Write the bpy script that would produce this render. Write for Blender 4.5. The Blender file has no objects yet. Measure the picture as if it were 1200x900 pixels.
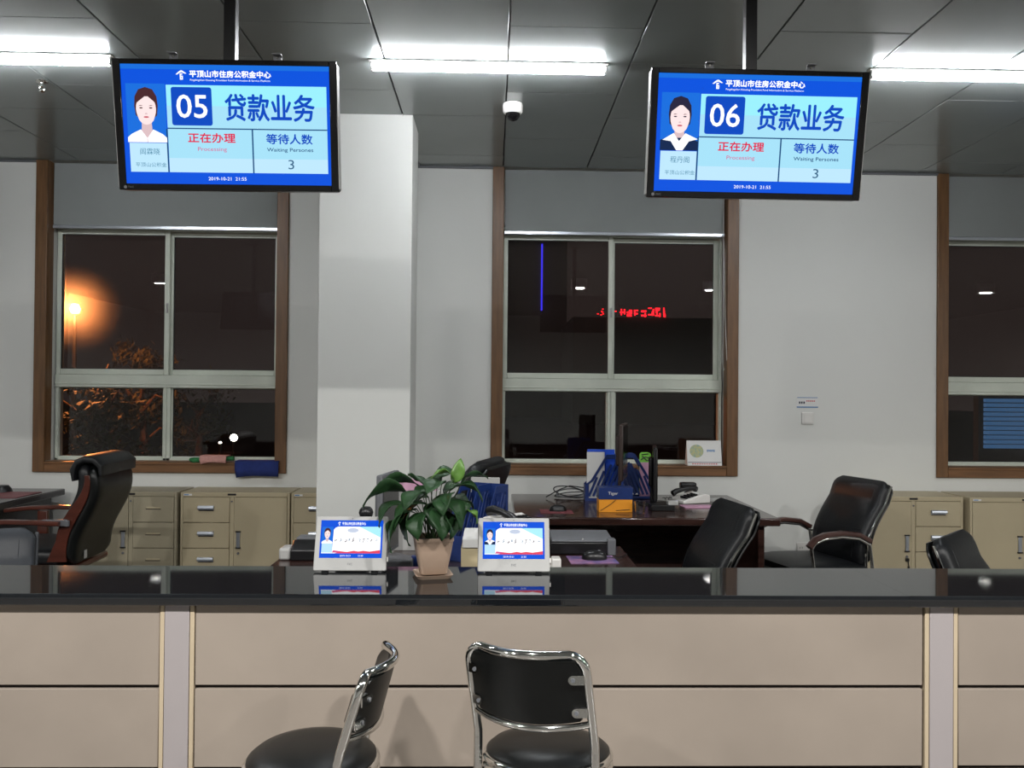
import bpy, bmesh, math, random
from mathutils import Matrix, Vector
random.seed(7)
R = math.radians
PI = math.pi
SC = bpy.context.scene
COL = SC.collection

# ------------------------------------------------------------------ camera
F = 950.0
cam_data = bpy.data.cameras.new('camera')
cam_data.sensor_width = 36.0
cam_data.lens = 36.0 * F / 1200.0
cam = bpy.data.objects.new('camera', cam_data)
COL.objects.link(cam)
CAM_R = Matrix.Rotation(R(-1.33), 3, 'Z') @ Matrix.Rotation(R(90.55), 3, 'X') @ Matrix.Rotation(R(0.5), 3, 'Z')
CAM_P = Vector((0, 0, 1.45))
cam.matrix_world = Matrix.Translation(CAM_P) @ CAM_R.to_4x4()
SC.camera = cam

# ------------------------------------------------------------------ world (night) and exposure
world = bpy.data.worlds.new('night_sky')
SC.world = world
world.use_nodes = True
world.node_tree.nodes['Background'].inputs[0].default_value = (0.020, 0.014, 0.013, 1)
world.node_tree.nodes['Background'].inputs[1].default_value = 0.6
SC.view_settings.view_transform = 'Standard'
SC.view_settings.look = 'None'
SC.view_settings.gamma = 1.0
SC.view_settings.exposure = 0.84
SC.view_settings.use_curve_mapping = False
TUBE_L = 46.0       # radiance of the fluorescent battens
SPOT_W = 47.0       # watts of each ceiling can light


def at(px, py, Y):
    d = CAM_R @ Vector(((px - 600) / F, -(py - 450) / F, -1.0))
    return CAM_P + d * (Y / d.y)


# ------------------------------------------------------------------ materials
def srgb(r, g, b):
    f = lambda c: (c / 255 / 12.92) if c / 255 <= 0.04045 else ((c / 255 + 0.055) / 1.055) ** 2.4
    return (f(r), f(g), f(b), 1)


def new_mat(name):
    m = bpy.data.materials.new(name)
    m.use_nodes = True
    nt = m.node_tree
    return m, nt, nt.nodes['Principled BSDF']


def mat(name, col, rough=0.5, metal=0.0, noise=0.0, scale=8.0, bump=0.0, bscale=200.0, stretch=None,
        spec=0.5, coat=0.0, ior=1.5, col2=None, detail=4):
    m, nt, b = new_mat(name)
    c = srgb(*col)
    b.inputs['Roughness'].default_value = rough
    b.inputs['Metallic'].default_value = metal
    b.inputs['Specular IOR Level'].default_value = spec
    b.inputs['IOR'].default_value = ior
    b.inputs['Coat Weight'].default_value = coat
    tc = nt.nodes.new('ShaderNodeTexCoord')
    mp = nt.nodes.new('ShaderNodeMapping')
    nt.links.new(tc.outputs['Object'], mp.inputs[0])
    if stretch:
        mp.inputs['Scale'].default_value = stretch
    n = nt.nodes.new('ShaderNodeTexNoise')
    n.inputs['Scale'].default_value = scale
    n.inputs['Detail'].default_value = detail
    nt.links.new(mp.outputs[0], n.inputs['Vector'])
    r = nt.nodes.new('ShaderNodeValToRGB')
    r.color_ramp.elements[0].position = 0.3
    r.color_ramp.elements[1].position = 0.7
    if col2:
        a, d = srgb(*col2), c
    else:
        a = tuple(max(0, x * (1 - noise)) for x in c[:3]) + (1,)
        d = tuple(min(1, x * (1 + noise)) for x in c[:3]) + (1,)
    r.color_ramp.elements[0].color = a
    r.color_ramp.elements[1].color = d
    nt.links.new(n.outputs['Fac'], r.inputs[0])
    nt.links.new(r.outputs[0], b.inputs['Base Color'])
    if bump:
        n2 = nt.nodes.new('ShaderNodeTexNoise')
        n2.inputs['Scale'].default_value = bscale
        nt.links.new(mp.outputs[0], n2.inputs['Vector'])
        bp = nt.nodes.new('ShaderNodeBump')
        bp.inputs['Strength'].default_value = bump
        bp.inputs['Distance'].default_value = 0.002
        nt.links.new(n2.outputs['Fac'], bp.inputs['Height'])
        nt.links.new(bp.outputs[0], b.inputs['Normal'])
    return m


def emit(name, col, s=1.0):
    m, nt, b = new_mat(name)
    b.inputs['Specular IOR Level'].default_value = 0.0 if name.startswith(('screen', 'portrait')) else 0.5
    s = s * (0.55 if name.startswith(('screen', 'portrait')) else 1.0)
    b.inputs['Base Color'].default_value = (0.01, 0.01, 0.01, 1)
    b.inputs['Roughness'].default_value = 0.5
    b.inputs['Emission Color'].default_value = srgb(*col)
    b.inputs['Emission Strength'].default_value = s
    return m


def glass_mat():
    m = bpy.data.materials.new('window_glass')
    m.use_nodes = True
    nt = m.node_tree
    nt.nodes.clear()
    out = nt.nodes.new('ShaderNodeOutputMaterial')
    mix = nt.nodes.new('ShaderNodeMixShader')
    tr = nt.nodes.new('ShaderNodeBsdfTransparent')
    tr.inputs[0].default_value = (0.86, 0.86, 0.86, 1)
    gl = nt.nodes.new('ShaderNodeBsdfGlossy')
    gl.inputs['Roughness'].default_value = 0.0
    fr = nt.nodes.new('ShaderNodeFresnel')
    fr.inputs[0].default_value = 1.5
    mul = nt.nodes.new('ShaderNodeMath')
    mul.operation = 'MULTIPLY'
    mul.inputs[1].default_value = 1.7
    nt.links.new(fr.outputs[0], mul.inputs[0])
    nt.links.new(mul.outputs[0], mix.inputs[0])
    nt.links.new(tr.outputs[0], mix.inputs[1])
    nt.links.new(gl.outputs[0], mix.inputs[2])
    nt.links.new(mix.outputs[0], out.inputs[0])
    return m


def mesh_screen_mat():
    m = bpy.data.materials.new('insect_mesh')
    m.use_nodes = True
    nt = m.node_tree
    nt.nodes.clear()
    out = nt.nodes.new('ShaderNodeOutputMaterial')
    mix = nt.nodes.new('ShaderNodeMixShader')
    mix.inputs[0].default_value = 0.30
    tr = nt.nodes.new('ShaderNodeBsdfTransparent')
    df = nt.nodes.new('ShaderNodeBsdfDiffuse')
    df.inputs[0].default_value = srgb(86, 74, 70)
    nt.links.new(tr.outputs[0], mix.inputs[1])
    nt.links.new(df.outputs[0], mix.inputs[2])
    nt.links.new(mix.outputs[0], out.inputs[0])
    return m


M = dict(
    wall=mat('wall_paint', (211, 212, 208), 0.85, noise=0.015, scale=1.5, bump=0.05, bscale=60),
    floor=mat('floor_tile', (104, 100, 96), 0.25, noise=0.08, scale=3),
    ceil=mat('ceiling_panel_paint', (142, 148, 147), 0.19, noise=0.03, scale=2.0, spec=0.55, bump=0.02, bscale=900),
    ceilback=mat('ceiling_void', (30, 30, 30), 0.9),
    wood=mat('window_wood', (104, 73, 44), 0.45, noise=0.25, scale=5, stretch=(8, 8, 0.8), bump=0.1, bscale=30),
    woodh=mat('window_wood_level', (110, 76, 46), 0.45, noise=0.25, scale=5, stretch=(0.8, 8, 8), bump=0.1, bscale=30),
    upvc=mat('window_frame_white', (196, 202, 190), 0.4, noise=0.06, scale=6),
    gasket=mat('rubber_gasket', (40, 42, 40), 0.7),
    glass=glass_mat(), screenmesh=mesh_screen_mat(),
    blind=mat('blind_fabric', (138, 142, 141), 0.9, noise=0.03, scale=4, bump=0.1, bscale=800),
    alu=mat('aluminium', (190, 196, 205), 0.28, 0.8, noise=0.03),
    beige=mat('panel_stone', (148, 137, 126), 0.55, noise=0.10, scale=2.2, bump=0.04, bscale=400, spec=0.4),
    pil=mat('pilaster_laminate', (158, 151, 151), 0.5, noise=0.03, scale=2.5),
    cream=mat('pilaster_edge', (184, 168, 142), 0.5, noise=0.04, scale=6),
    groove=mat('groove_dark', (38, 28, 24), 0.7),
    granite=mat('black_granite', (20, 22, 25), 0.04, noise=0.5, scale=600, ior=1.72, spec=0.6),
    chrome=mat('chrome', (225, 225, 222), 0.08, 1.0, noise=0.02),
    vinyl=mat('black_vinyl', (9, 11, 11), 0.36, spec=0.32, noise=0.2, scale=20, bump=0.12, bscale=300),
    leather=mat('black_leather', (14, 16, 19), 0.42, spec=0.4, noise=0.25, scale=10, bump=0.35, bscale=60),
    leatherblue=mat('worn_slate_leather', (34, 38, 44), 0.5, noise=0.15, scale=8, bump=0.3, bscale=60),
    redwood=mat('reddish_chair_wood', (76, 36, 26), 0.3, noise=0.25, scale=6, stretch=(1, 1, 4), coat=0.3),
    armwood=mat('dark_arm_wood', (66, 40, 34), 0.3, noise=0.2, scale=6, coat=0.3),
    desk=mat('dark_desk_veneer', (52, 34, 30), 0.14, noise=0.3, scale=4, stretch=(1, 8, 8), spec=0.6),
    deskdark=mat('charcoal_desk', (48, 46, 50), 0.2, noise=0.2, scale=4),
    cab=mat('cabinet_paint', (172, 160, 132), 0.5, noise=0.03, scale=3, bump=0.05, bscale=500),
    cabg=mat('cabinet_paint_greyer', (150, 142, 120), 0.5, noise=0.03, scale=3, bump=0.05, bscale=500),
    black=mat('black_plastic', (18, 18, 20), 0.35, noise=0.1),
    blackgloss=mat('gloss_black_bezel', (12, 12, 14), 0.12, noise=0.1),
    grey=mat('grey_plastic', (92, 94, 98), 0.5, noise=0.05),
    lgrey=mat('light_grey_plastic', (168, 168, 166), 0.45, noise=0.04),
    white=mat('white_plastic', (214, 212, 208), 0.4, noise=0.02),
    paper=mat('paper', (214, 214, 212), 0.8, noise=0.02),
    pinkp=mat('pink_folder', (196, 150, 176), 0.6, noise=0.05),
    greenp=mat('green_packet', (120, 196, 70), 0.5, noise=0.1),
    bluep=mat('blue_rack_plastic', (26, 48, 104), 0.35, noise=0.08),
    bluef=mat('royal_blue_folder', (34, 80, 200), 0.4, noise=0.05),
    orange=mat('orange_card', (232, 150, 30), 0.5, noise=0.05),
    carton=mat('beige_carton', (184, 170, 136), 0.7, noise=0.05),
    brownb=mat('dark_brown_panel', (46, 32, 28), 0.4, noise=0.1),
    navy=mat('navy_cloth', (24, 42, 104), 0.9, noise=0.15, scale=30, bump=0.4, bscale=200),
    greencloth=mat('green_cloth', (40, 110, 62), 0.9, noise=0.2, scale=60),
    pinkcloth=mat('pink_cloth', (186, 138, 130), 0.9, noise=0.1, scale=60),
    pot=mat('blush_clay', (158, 136, 118), 0.55, noise=0.07, scale=10, bump=0.1, bscale=120),
    soil=mat('soil', (40, 30, 22), 0.95, noise=0.4, scale=60, bump=0.8, bscale=90),
    leaf=mat('leaf_green', (32, 60, 32), 0.46, noise=0.25, scale=14, spec=0.35),
    leafl=mat('leaf_light_green', (84, 122, 52), 0.36, noise=0.15, scale=14),
    stem=mat('leaf_stem', (52, 78, 40), 0.5, noise=0.1),
    padblue=mat('printed_mouse_pad', (70, 74, 130), 0.5, scale=14, col2=(170, 120, 150)),
    padred=mat('red_mouse_pad', (120, 60, 66), 0.5, scale=14, noise=0.2),
    ink=mat('dark_ink', (50, 54, 70), 0.7), redink=mat('red_ink', (190, 50, 60), 0.7),
    blueink=mat('blue_ink', (70, 120, 170), 0.7), globe=mat('globe_print', (130, 160, 150), 0.7, scale=60, col2=(190, 180, 120)),
    bark=mat('tree_bark', (70, 52, 42), 0.9, noise=0.3, scale=10, bump=0.5, bscale=30),
    foliage=mat('tree_foliage', (62, 62, 34), 0.7, noise=0.3, scale=3),
    asphalt=mat('asphalt', (40, 40, 40), 0.9, noise=0.2, scale=5),
    facade=mat('night_facade', (58, 52, 50), 0.9, noise=0.1, scale=1),
    tube=emit('lit_tube', (248, 251, 255), TUBE_L),
    spot=emit('lit_spot_lens', (255, 246, 230), 60),
    street=emit('sodium_lamp', (255, 130, 40), 60),
    globe_l=emit('white_globe_light', (255, 244, 225), 14),
    redled=emit('red_led', (255, 20, 30), 2.4),
    blueled=emit('blue_led', (60, 50, 255), 0.9),
    bluerefl=emit('blue_reflection_glow', (50, 84, 120), 0.55),  # glow that stands in for a blue reflection in the window glass
)
# screen inks (all of them give off light)
S = dict(
    blue=emit('screen_blue', (0, 84, 226), 1.0), blue2=emit('screen_mid_blue', (20, 112, 226), 1.0),
    cyan=emit('screen_pale_cyan', (150, 232, 246), 1.12), cyan2=emit('screen_soft_cyan', (164, 222, 244), 1.08),
    pale=emit('screen_pale_blue', (186, 226, 248), 1.1), white=emit('screen_white', (250, 252, 255), 1.25),
    dkblue=emit('screen_deep_blue', (0, 74, 196), 1.0), line=emit('screen_line', (20, 90, 150), 0.7),
    red=emit('screen_red', (226, 34, 78), 1.0), pink=emit('screen_pink', (220, 88, 140), 1.0),
    slate=emit('screen_slate', (60, 112, 150), 0.8), teal=emit('screen_teal', (70, 140, 170), 0.9),
    skin=emit('portrait_skin', (250, 226, 226), 1.1), hair=emit('portrait_hair', (84, 44, 50), 0.8),
    hair2=emit('portrait_dark_hair', (44, 40, 70), 0.8),
    lips=emit('portrait_lips', (206, 96, 112), 1.0), suit=emit('portrait_suit', (14, 44, 90), 0.8),
    brow=emit('portrait_brow', (110, 76, 84), 0.8), shade=emit('portrait_neck', (226, 196, 200), 1.0),
    rose=emit('screen_rose', (232, 70, 96), 1.05), sky=emit('screen_sky', (170, 232, 240), 1.15),
    mist=emit('screen_mist', (196, 206, 226), 1.1),
)


# ------------------------------------------------------------------ mesh helpers
def B():
    return bmesh.new()


def box(bm, x0, x1, y0, y1, z0, z1, mx=None, mi=0):
    P = [(x0, y0, z0), (x1, y0, z0), (x1, y1, z0), (x0, y1, z0), (x0, y0, z1), (x1, y0, z1), (x1, y1, z1), (x0, y1, z1)]
    v = [bm.verts.new(mx @ Vector(p) if mx else p) for p in P]
    for f in ((0, 3, 2, 1), (4, 5, 6, 7), (0, 1, 5, 4), (1, 2, 6, 5), (2, 3, 7, 6), (3, 0, 4, 7)):
        bm.faces.new([v[i] for i in f]).material_index = mi
    return bm


def tube(bm, pts, r, seg=10, closed=False, caps=True, mi=0):
    pts = [Vector(p) for p in pts]
    n = len(pts)
    rings = []
    up = None
    for i, p in enumerate(pts):
        if closed:
            t = pts[(i + 1) % n] - pts[i - 1]
        else:
            t = pts[min(i + 1, n - 1)] - pts[max(i - 1, 0)]
        t.normalize()
        if up is None:
            up = Vector((0, 0, 1)) if abs(t.z) < 0.9 else Vector((1, 0, 0))
        s = t.cross(up).normalized()
        up = s.cross(t).normalized()
        rr = r[i] if isinstance(r, (list, tuple)) else r
        rings.append([bm.verts.new(p + (s * math.cos(a) + up * math.sin(a)) * rr)
                      for a in [2 * PI * k / seg for k in range(seg)]])
    m = n if closed else n - 1
    for i in range(m):
        a, b = rings[i], rings[(i + 1) % n]
        for k in range(seg):
            bm.faces.new([a[k], a[(k + 1) % seg], b[(k + 1) % seg], b[k]]).material_index = mi
    if caps and not closed:
        bm.faces.new(rings[0][::-1]).material_index = mi
        bm.faces.new(rings[-1]).material_index = mi
    return bm


def lathe(bm, prof, seg=32, c=(0, 0, 0), mi=0):
    rings = []
    for r, z in prof:
        if r < 1e-6:
            rings.append([bm.verts.new((c[0], c[1], c[2] + z))])
        else:
            rings.append([bm.verts.new((c[0] + r * math.cos(2 * PI * k / seg), c[1] + r * math.sin(2 * PI * k / seg), c[2] + z))
                          for k in range(seg)])
    for a, b in zip(rings, rings[1:]):
        for k in range(seg):
            k2 = (k + 1) % seg
            if len(a) == 1 and len(b) == 1:
                continue
            if len(a) == 1:
                f = [a[0], b[k], b[k2]]
            elif len(b) == 1:
                f = [a[k], b[0], a[k2]]
            else:
                f = [a[k], b[k], b[k2], a[k2]]
            bm.faces.new(f).material_index = mi
    return bm


def loft(bm, rings, caps=True):
    rs = [[bm.verts.new(p) for p in ring] for ring in rings]
    n = len(rs[0])
    for a, b in zip(rs, rs[1:]):
        for k in range(n):
            bm.faces.new([a[k], a[(k + 1) % n], b[(k + 1) % n], b[k]])
    if caps:
        bm.faces.new(rs[0][::-1])
        bm.faces.new(rs[-1])
    return bm


def prism(bm, poly, y0, y1, axis='y', mi=0):
    """extrude a 2-D outline; axis y: poly is (x,z); axis x: poly is (y,z); axis z: poly is (x,y)"""
    def P(a, b, d):
        return {'y': (a, d, b), 'x': (d, a, b), 'z': (a, b, d)}[axis]
    a = [bm.verts.new(P(u, v, y0)) for u, v in poly]
    b = [bm.verts.new(P(u, v, y1)) for u, v in poly]
    n = len(poly)
    bm.faces.new(a).material_index = mi
    bm.faces.new(b[::-1]).material_index = mi
    for k in range(n):
        bm.faces.new([a[k], b[k], b[(k + 1) % n], a[(k + 1) % n]]).material_index = mi
    return bm


def rrect(w, h, r, n=4, cx=0, cy=0):
    out = []
    for sx, sy, a0 in ((1, 1, 0), (-1, 1, 90), (-1, -1, 180), (1, -1, 270)):
        for k in range(n + 1):
            a = R(a0 + 90 * k / n)
            out.append((cx + sx * (w / 2 - r) + r * math.cos(a), cy + sy * (h / 2 - r) + r * math.sin(a)))
    return out


def obj(name, bm, m, parent=None, bevel=0.0, smooth=True, kind=None, label=None, segs=2):
    bmesh.ops.recalc_face_normals(bm, faces=bm.faces)
    me = bpy.data.meshes.new(name)
    bm.to_mesh(me)
    bm.free()
    for mm in (m if isinstance(m, (list, tuple)) else [m]):
        me.materials.append(mm)
    if smooth:
        me.shade_smooth()
        me.set_sharp_from_angle(angle=R(38))
    o = bpy.data.objects.new(name, me)
    COL.objects.link(o)
    if parent:
        o.parent = parent
    if bevel:
        md = o.modifiers.new('bevel', 'BEVEL')
        md.width = bevel
        md.segments = segs
        md.limit_method = 'ANGLE'
        md.angle_limit = R(40)
    if kind:
        o['kind'] = kind
    if label:
        o['label'] = label
    return o


def tag(o, label, cat, group=None):
    o['label'] = label
    o['category'] = cat
    if group:
        o['group'] = group
    return o


def thing(name, label, cat, loc=(0, 0, 0), rz=0.0, group=None):
    o = bpy.data.objects.new(name, None)
    COL.objects.link(o)
    o.location = loc
    o.rotation_euler = (0, 0, rz)
    return tag(o, label, cat, group)


def struct_root(name, loc=(0, 0, 0)):
    o = bpy.data.objects.new(name, None)
    COL.objects.link(o)
    o.location = loc
    o['kind'] = 'structure'
    return o


def copy_tree(o, parent=None, label=None):
    c = o.copy()
    COL.objects.link(c)
    if parent:
        c.parent = parent
    if label:
        c['label'] = label
    for ch in list(o.children):
        copy_tree(ch, c)
    return c


_tc = {}


def text_geo(s, bold=0.0):
    """outline of a line of writing as (verts2d, faces), normalised to its own bounding box"""
    if (s, bold) in _tc:
        return _tc[(s, bold)]
    cu = bpy.data.curves.new('writing', 'FONT')
    cu.body = s
    cu.size = 1.0
    cu.offset = bold
    cu.resolution_u = 3
    t = bpy.data.objects.new('writing', cu)
    COL.objects.link(t)
    dg = bpy.context.evaluated_depsgraph_get()
    me = bpy.data.meshes.new_from_object(t.evaluated_get(dg))
    vs = [(v.co.x, v.co.y) for v in me.vertices]
    fs = [tuple(p.vertices) for p in me.polygons]
    bpy.data.objects.remove(t)
    bpy.data.curves.remove(cu)
    bpy.data.meshes.remove(me)
    x0 = min(v[0] for v in vs); x1 = max(v[0] for v in vs)
    y0 = min(v[1] for v in vs); y1 = max(v[1] for v in vs)
    vs = [((x - x0) / (x1 - x0), (y - y0) / (y1 - y0)) for x, y in vs]
    _tc[(s, bold)] = (vs, fs)
    return vs, fs


def put_text(bm, s, x0, x1, z0, z1, y, bold=0.0, mi=0):
    vs, fs = text_geo(s, 0.0)
    e = bold * (z1 - z0)
    offs = [(0, 0)] if bold < .012 else [(-e, 0), (e, 0), (0, e), (0, -e)]
    for k, (dx, dz) in enumerate(offs):
        v = [bm.verts.new((x0 + dx + a * (x1 - x0), y - .00004 * k, z0 + dz + b * (z1 - z0))) for a, b in vs]
        for f in fs:
            try:
                bm.faces.new([v[i] for i in f]).material_index = mi
            except ValueError:
                pass


def flat(bm, poly, y, mi=0):
    bm.faces.new([bm.verts.new((a, y, b)) for a, b in poly]).material_index = mi


def ell(cx, cz, rx, rz, n=20, a0=0, a1=360):
    return [(cx + rx * math.cos(R(a0 + (a1 - a0) * k / n)), cz + rz * math.sin(R(a0 + (a1 - a0) * k / n))) for k in range(n if a1 - a0 == 360 else n + 1)]


# ------------------------------------------------------------------ the setting
WY = 5.8          # inner face of the window wall
H = 3.06          # ceiling
XL, XR, YB = -7.2, 9.6, -5.2
bm = B(); box(bm, XL - .2, XR + .2, YB - .2, WY + .24, -0.1, 0)
obj('floor', bm, M['floor'], kind='structure')

PITCH, WX0, WW = 3.222, -0.015, 1.775
WXS = [WX0 - PITCH, WX0, WX0 + PITCH]
bm = B()
edges = [XL] + sum([[x + .07, x + WW - .07] for x in WXS], []) + [XR]
for a, b in zip(edges[0::2], edges[1::2]):
    box(bm, a, b, WY, WY + .24, 0, H + .05)
for x in WXS:
    box(bm, x + .07, x + WW - .07, WY, WY + .24, 0, .925)
    box(bm, x + .07, x + WW - .07, WY + .072, WY + .24, 2.66, H + .05)  # unseen header behind the blind, added to keep outside light from leaking in
obj('wall_back', bm, M['wall'], kind='structure', smooth=False)
bm = B(); box(bm, XL - .15, XL, YB, WY + .24, 0, H + .05); obj('wall_left', bm, M['wall'], kind='structure')
bm = B(); box(bm, XR, XR + .15, YB, WY + .24, 0, H + .05); obj('wall_right', bm, M['wall'], kind='structure')
bm = B(); box(bm, XL, XR, YB - .15, YB, 0, H + .05); obj('wall_front', bm, M['wall'], kind='structure')
# column of plaster standing just clear of the window wall
bm = B(); box(bm, -1.02, -.482, 4.73, 5.07, 0, H + .01)
obj('wall_column', bm, M['wall'], kind='structure', bevel=.004)

# ceiling: a dark void, and metal panels laid edge to edge with open joints, staggered column by column
bm = B(); box(bm, XL, XR, YB, WY + .24, H + .03, H + .12)
ceiling = obj('ceiling', bm, M['ceilback'], kind='structure')
pan = None
PW, PL, G = .6, .79, .007


def panel_bm(l):
    b = B()
    hw, hl = PW / 2 - G / 2, l / 2 - G / 4
    box(b, -hw, hw, -hl, hl, 0, .02)
    return b


full = {}
for i in range(-8, 9):
    xa = .058 + .6 * i
    ph = 3.555 if i % 2 == 0 else 3.935 - .79
    js = [3.0]
    y = ph
    while y < WY - .02:
        if y > 3.02:
            js.append(y)
        y += .79
    js.append(WY - .002)
    for a, b_ in zip(js, js[1:]):
        l = round(b_ - a, 3)
        if l not in full:
            full[l] = obj('ceiling_panel', panel_bm(l), M['ceil'], ceiling, bevel=.002, segs=1)
            o = full[l]
        else:
            o = full[l].copy(); COL.objects.link(o)
        o.location = (xa + .3, (a + b_) / 2, H + random.uniform(0, .0012))
        o.rotation_euler = (random.uniform(-.0012, .0012), random.uniform(-.0015, .0015), 0)
x0p, x1p = .058 - 4.8, .058 + 5.4
bm = B()
box(bm, XL, x0p, YB, WY - .002, H, H + .02)
box(bm, x1p, XR, YB, WY - .002, H, H + .02)
box(bm, x0p, x1p, YB, 3.0, H, H + .02)
obj('ceiling_field', bm, M['ceil'], ceiling, kind='stuff')
# shadow-gap moulding where ceiling meets wall
bm = B()
for a, b in zip(edges[0::2], edges[1::2]):
    box(bm, a, b, WY - .018, WY - .001, H - .016, H - .001)
obj('trim_1', bm, M['grey'], kind='structure')


# windows ------------------------------------------------------------------
def make_window(n, X):
    r = struct_root('window_%d' % n, (X, WY, 0))
    # wooden casing: jambs, sill board, lining
    for side, (a, b) in (('l', (0, .082)), ('r', (WW - .082, WW))):
        bm = B(); box(bm, a, b, -.02, -.0005, .857, H - .001)
        o = obj('casing_board', bm, M['wood'], r, bevel=.004)
        bm = B()
        if side == 'l':
            box(bm, .0705, .082, 0, .071, .935, H - .001)
        else:
            box(bm, WW - .082, WW - .0705, 0, .071, .935, H - .001)
        obj('jamb_lining', bm, M['wood'], r)
    bm = B(); box(bm, .0825, WW - .0825, -.02, -.0005, .857, .93)
    box(bm, .0825, WW - .0825, -.026, -.0005, .915, .93)
    obj('sill_board', bm, M['woodh'], r, bevel=.003)
    bm = B(); box(bm, .0825, WW - .0825, 0, .2, .9255, .932)
    obj('sill_top', bm, M['woodh'], r)
    # outer white frame
    z0, z1 = .932, 2.63
    bm = B()
    box(bm, .083, .103, .12, .19, z0, 2.655)
    box(bm, WW - .103, WW - .083, .12, .19, z0, 2.655)
    box(bm, .083, WW - .083, .12, .19, z1 - .04, z1 + .02)
    box(bm, .083, WW - .083, .11, .19, 1.458, 1.548)
    box(bm, .083, WW - .083, .105, .19, 1.478, 1.488)
    box(bm, .083, WW - .083, .12, .19, z0, z0 + .018)
    box(bm, .853, .905, .12, .19, z0, 1.46)
    box(bm, .876, .880, .112, .19, z0, 1.46)
    obj('window_frame', bm, M['upvc'], r, bevel=.003)

    def sash(a, b, za, zb, y, wl, wr, wt, wb, mesh):
        bm = B()
        box(bm, a, a + wl, y, y + .03, za, zb)
        box(bm, b - wr, b, y, y + .03, za, zb)
        box(bm, a + wl, b - wr, y, y + .03, zb - wt, zb)
        box(bm, a + wl, b - wr, y, y + .03, za, za + wb)
        s = obj('sash', bm, M['upvc'], r, bevel=.004)
        bm = B()
        g = .004
        for q in ((a + wl, a + wl + g, za + wb, zb - wt), (b - wr - g, b - wr, za + wb, zb - wt),
                  (a + wl, b - wr, za + wb, za + wb + g), (a + wl, b - wr, zb - wt - g, zb - wt)):
            box(bm, q[0], q[1], y + .008, y + .02, q[2], q[3])
        obj('gasket', bm, M['gasket'], s)
        bm = B(); flat(bm, [(a + wl, za + wb), (b - wr, za + wb), (b - wr, zb - wt), (a + wl, zb - wt)], y + .015)
        obj('pane', bm, M['glass'], s, smooth=False)
        return s
    s1 = sash(.085, .888, 1.549, 2.595, .118, .03, .035, .034, .04, True)
    s2 = sash(.872, 1.672, 1.549, 2.585, .152, .032, .034, .03, .04, False)
    bm = B(); box(bm, .868, .882, .108, .118, 2.0, 2.07); box(bm, .872, .878, .098, .108, 2.025, 2.062)
    obj('latch', bm, M['lgrey'], s1, bevel=.002)
    bm = B()
    flat(bm, [(.103, 1.55), (.888, 1.55), (.888, 2.59), (.103, 2.59)], .205)
    obj('insect_screen', bm, M['screenmesh'], r, smooth=False)
    for a, b in ((.083, .855), (.903, WW - .083)):
        sash(a, b, .948, 1.46, .135, .012, .012, .008, .012, False)
    # roller blind
    bm = B(); box(bm, .09, WW - .09, .05, .0525, 2.612, H - .004)
    bl = obj('roller_blind', bm, M['blind'], r)
    bm = B(); box(bm, .086, WW - .086, .044, .058, 2.588, 2.614)
    obj('blind_bar', bm, M['alu'], bl, bevel=.004)
    return r


wins = [make_window(i + 1, x) for i, x in enumerate(WXS)]
bm = B()
pts = [(WW - .1, .03, z) for z in (2.9, 2.4, 2.0, 1.8)] + [(WW - .105, .03, 1.68), (WW - .09, .03, 1.62), (WW - .07, .02, 1.64)] + \
      [(WW - .088, -.026, 1.72), (WW - .09, .01, 2.0), (WW - .094, .03, 2.5)]
tube(bm, pts, .0022, 6)
obj('blind_cord', bm, M['white'], wins[1])


# ------------------------------------------------------------------ lamps of the room
def batten(x0, x1, label):
    t = thing('fluorescent_light', label, 'ceiling light', ((x0 + x1) / 2, 3.95, H), group='battens under the ceiling')
    L = (x1 - x0) / 2
    bm = B(); box(bm, -L - .02, L + .02, -.022, .022, -.010, -.001)
    obj('housing', bm, M['white'], t, bevel=.003)
    bm = B(); tube(bm, [(-L, 0, -.031), (L, 0, -.031)], .0195, 16)
    obj('lamp_tube', bm, M['tube'], t)
    for s in (-1, 1):
        bm = B(); box(bm, s * L - .012, s * L + .012, -.014, .014, -.048, -.001)
        obj('end_cap', bm, M['lgrey'], t, bevel=.003)
    return t


batten(-.60, .53, 'lit white fluorescent batten on the ceiling between the two hanging screens')
batten(-3.0, -1.87, 'lit fluorescent batten left of screen 05, running out of frame')
batten(1.86, 2.99, 'lit fluorescent batten right of screen 06, running out of frame')


CANS = ['leftmost round can light over the public side, reflected as a dot in the left window',
        'second round can light from the left over the public side',
        'third round can light from the left, above the stools',
        'round can light reflected as a dot in the left pane of the middle window',
        'round can light reflected as a dot in the right pane of the middle window',
        'second round can light from the right over the public side',
        'rightmost round can light, reflected as a dot in the right window']


def can_light(x, lb):
    t = thing('downlight', lb, 'ceiling light',
              (x, .35, H), group='can lights over the public side')
    bm = B(); lathe(bm, [(0, 0), (.115, 0), (.115, -.13), (.104, -.13), (.104, -.118), (0, -.118)], 32)
    obj('housing', bm, M['white'], t)
    bm = B(); lathe(bm, [(.03, -.119), (.0, -.1195)], 24)
    obj('lens', bm, M['spot'], t)
    ld = bpy.data.lights.new('can_lamp', 'AREA')
    ld.shape = 'DISK'; ld.size = .15; ld.energy = SPOT_W; ld.color = (1, .985, .96)
    lo = bpy.data.objects.new('can_lamp', ld); COL.objects.link(lo); lo.parent = t; lo.location = (0, 0, -.125)


for k in range(-2, 5):
    can_light([-4.70, -2.75, -.75, 1.21, 3.115, 5.1, 7.09][k + 2], CANS[k + 2])

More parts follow.
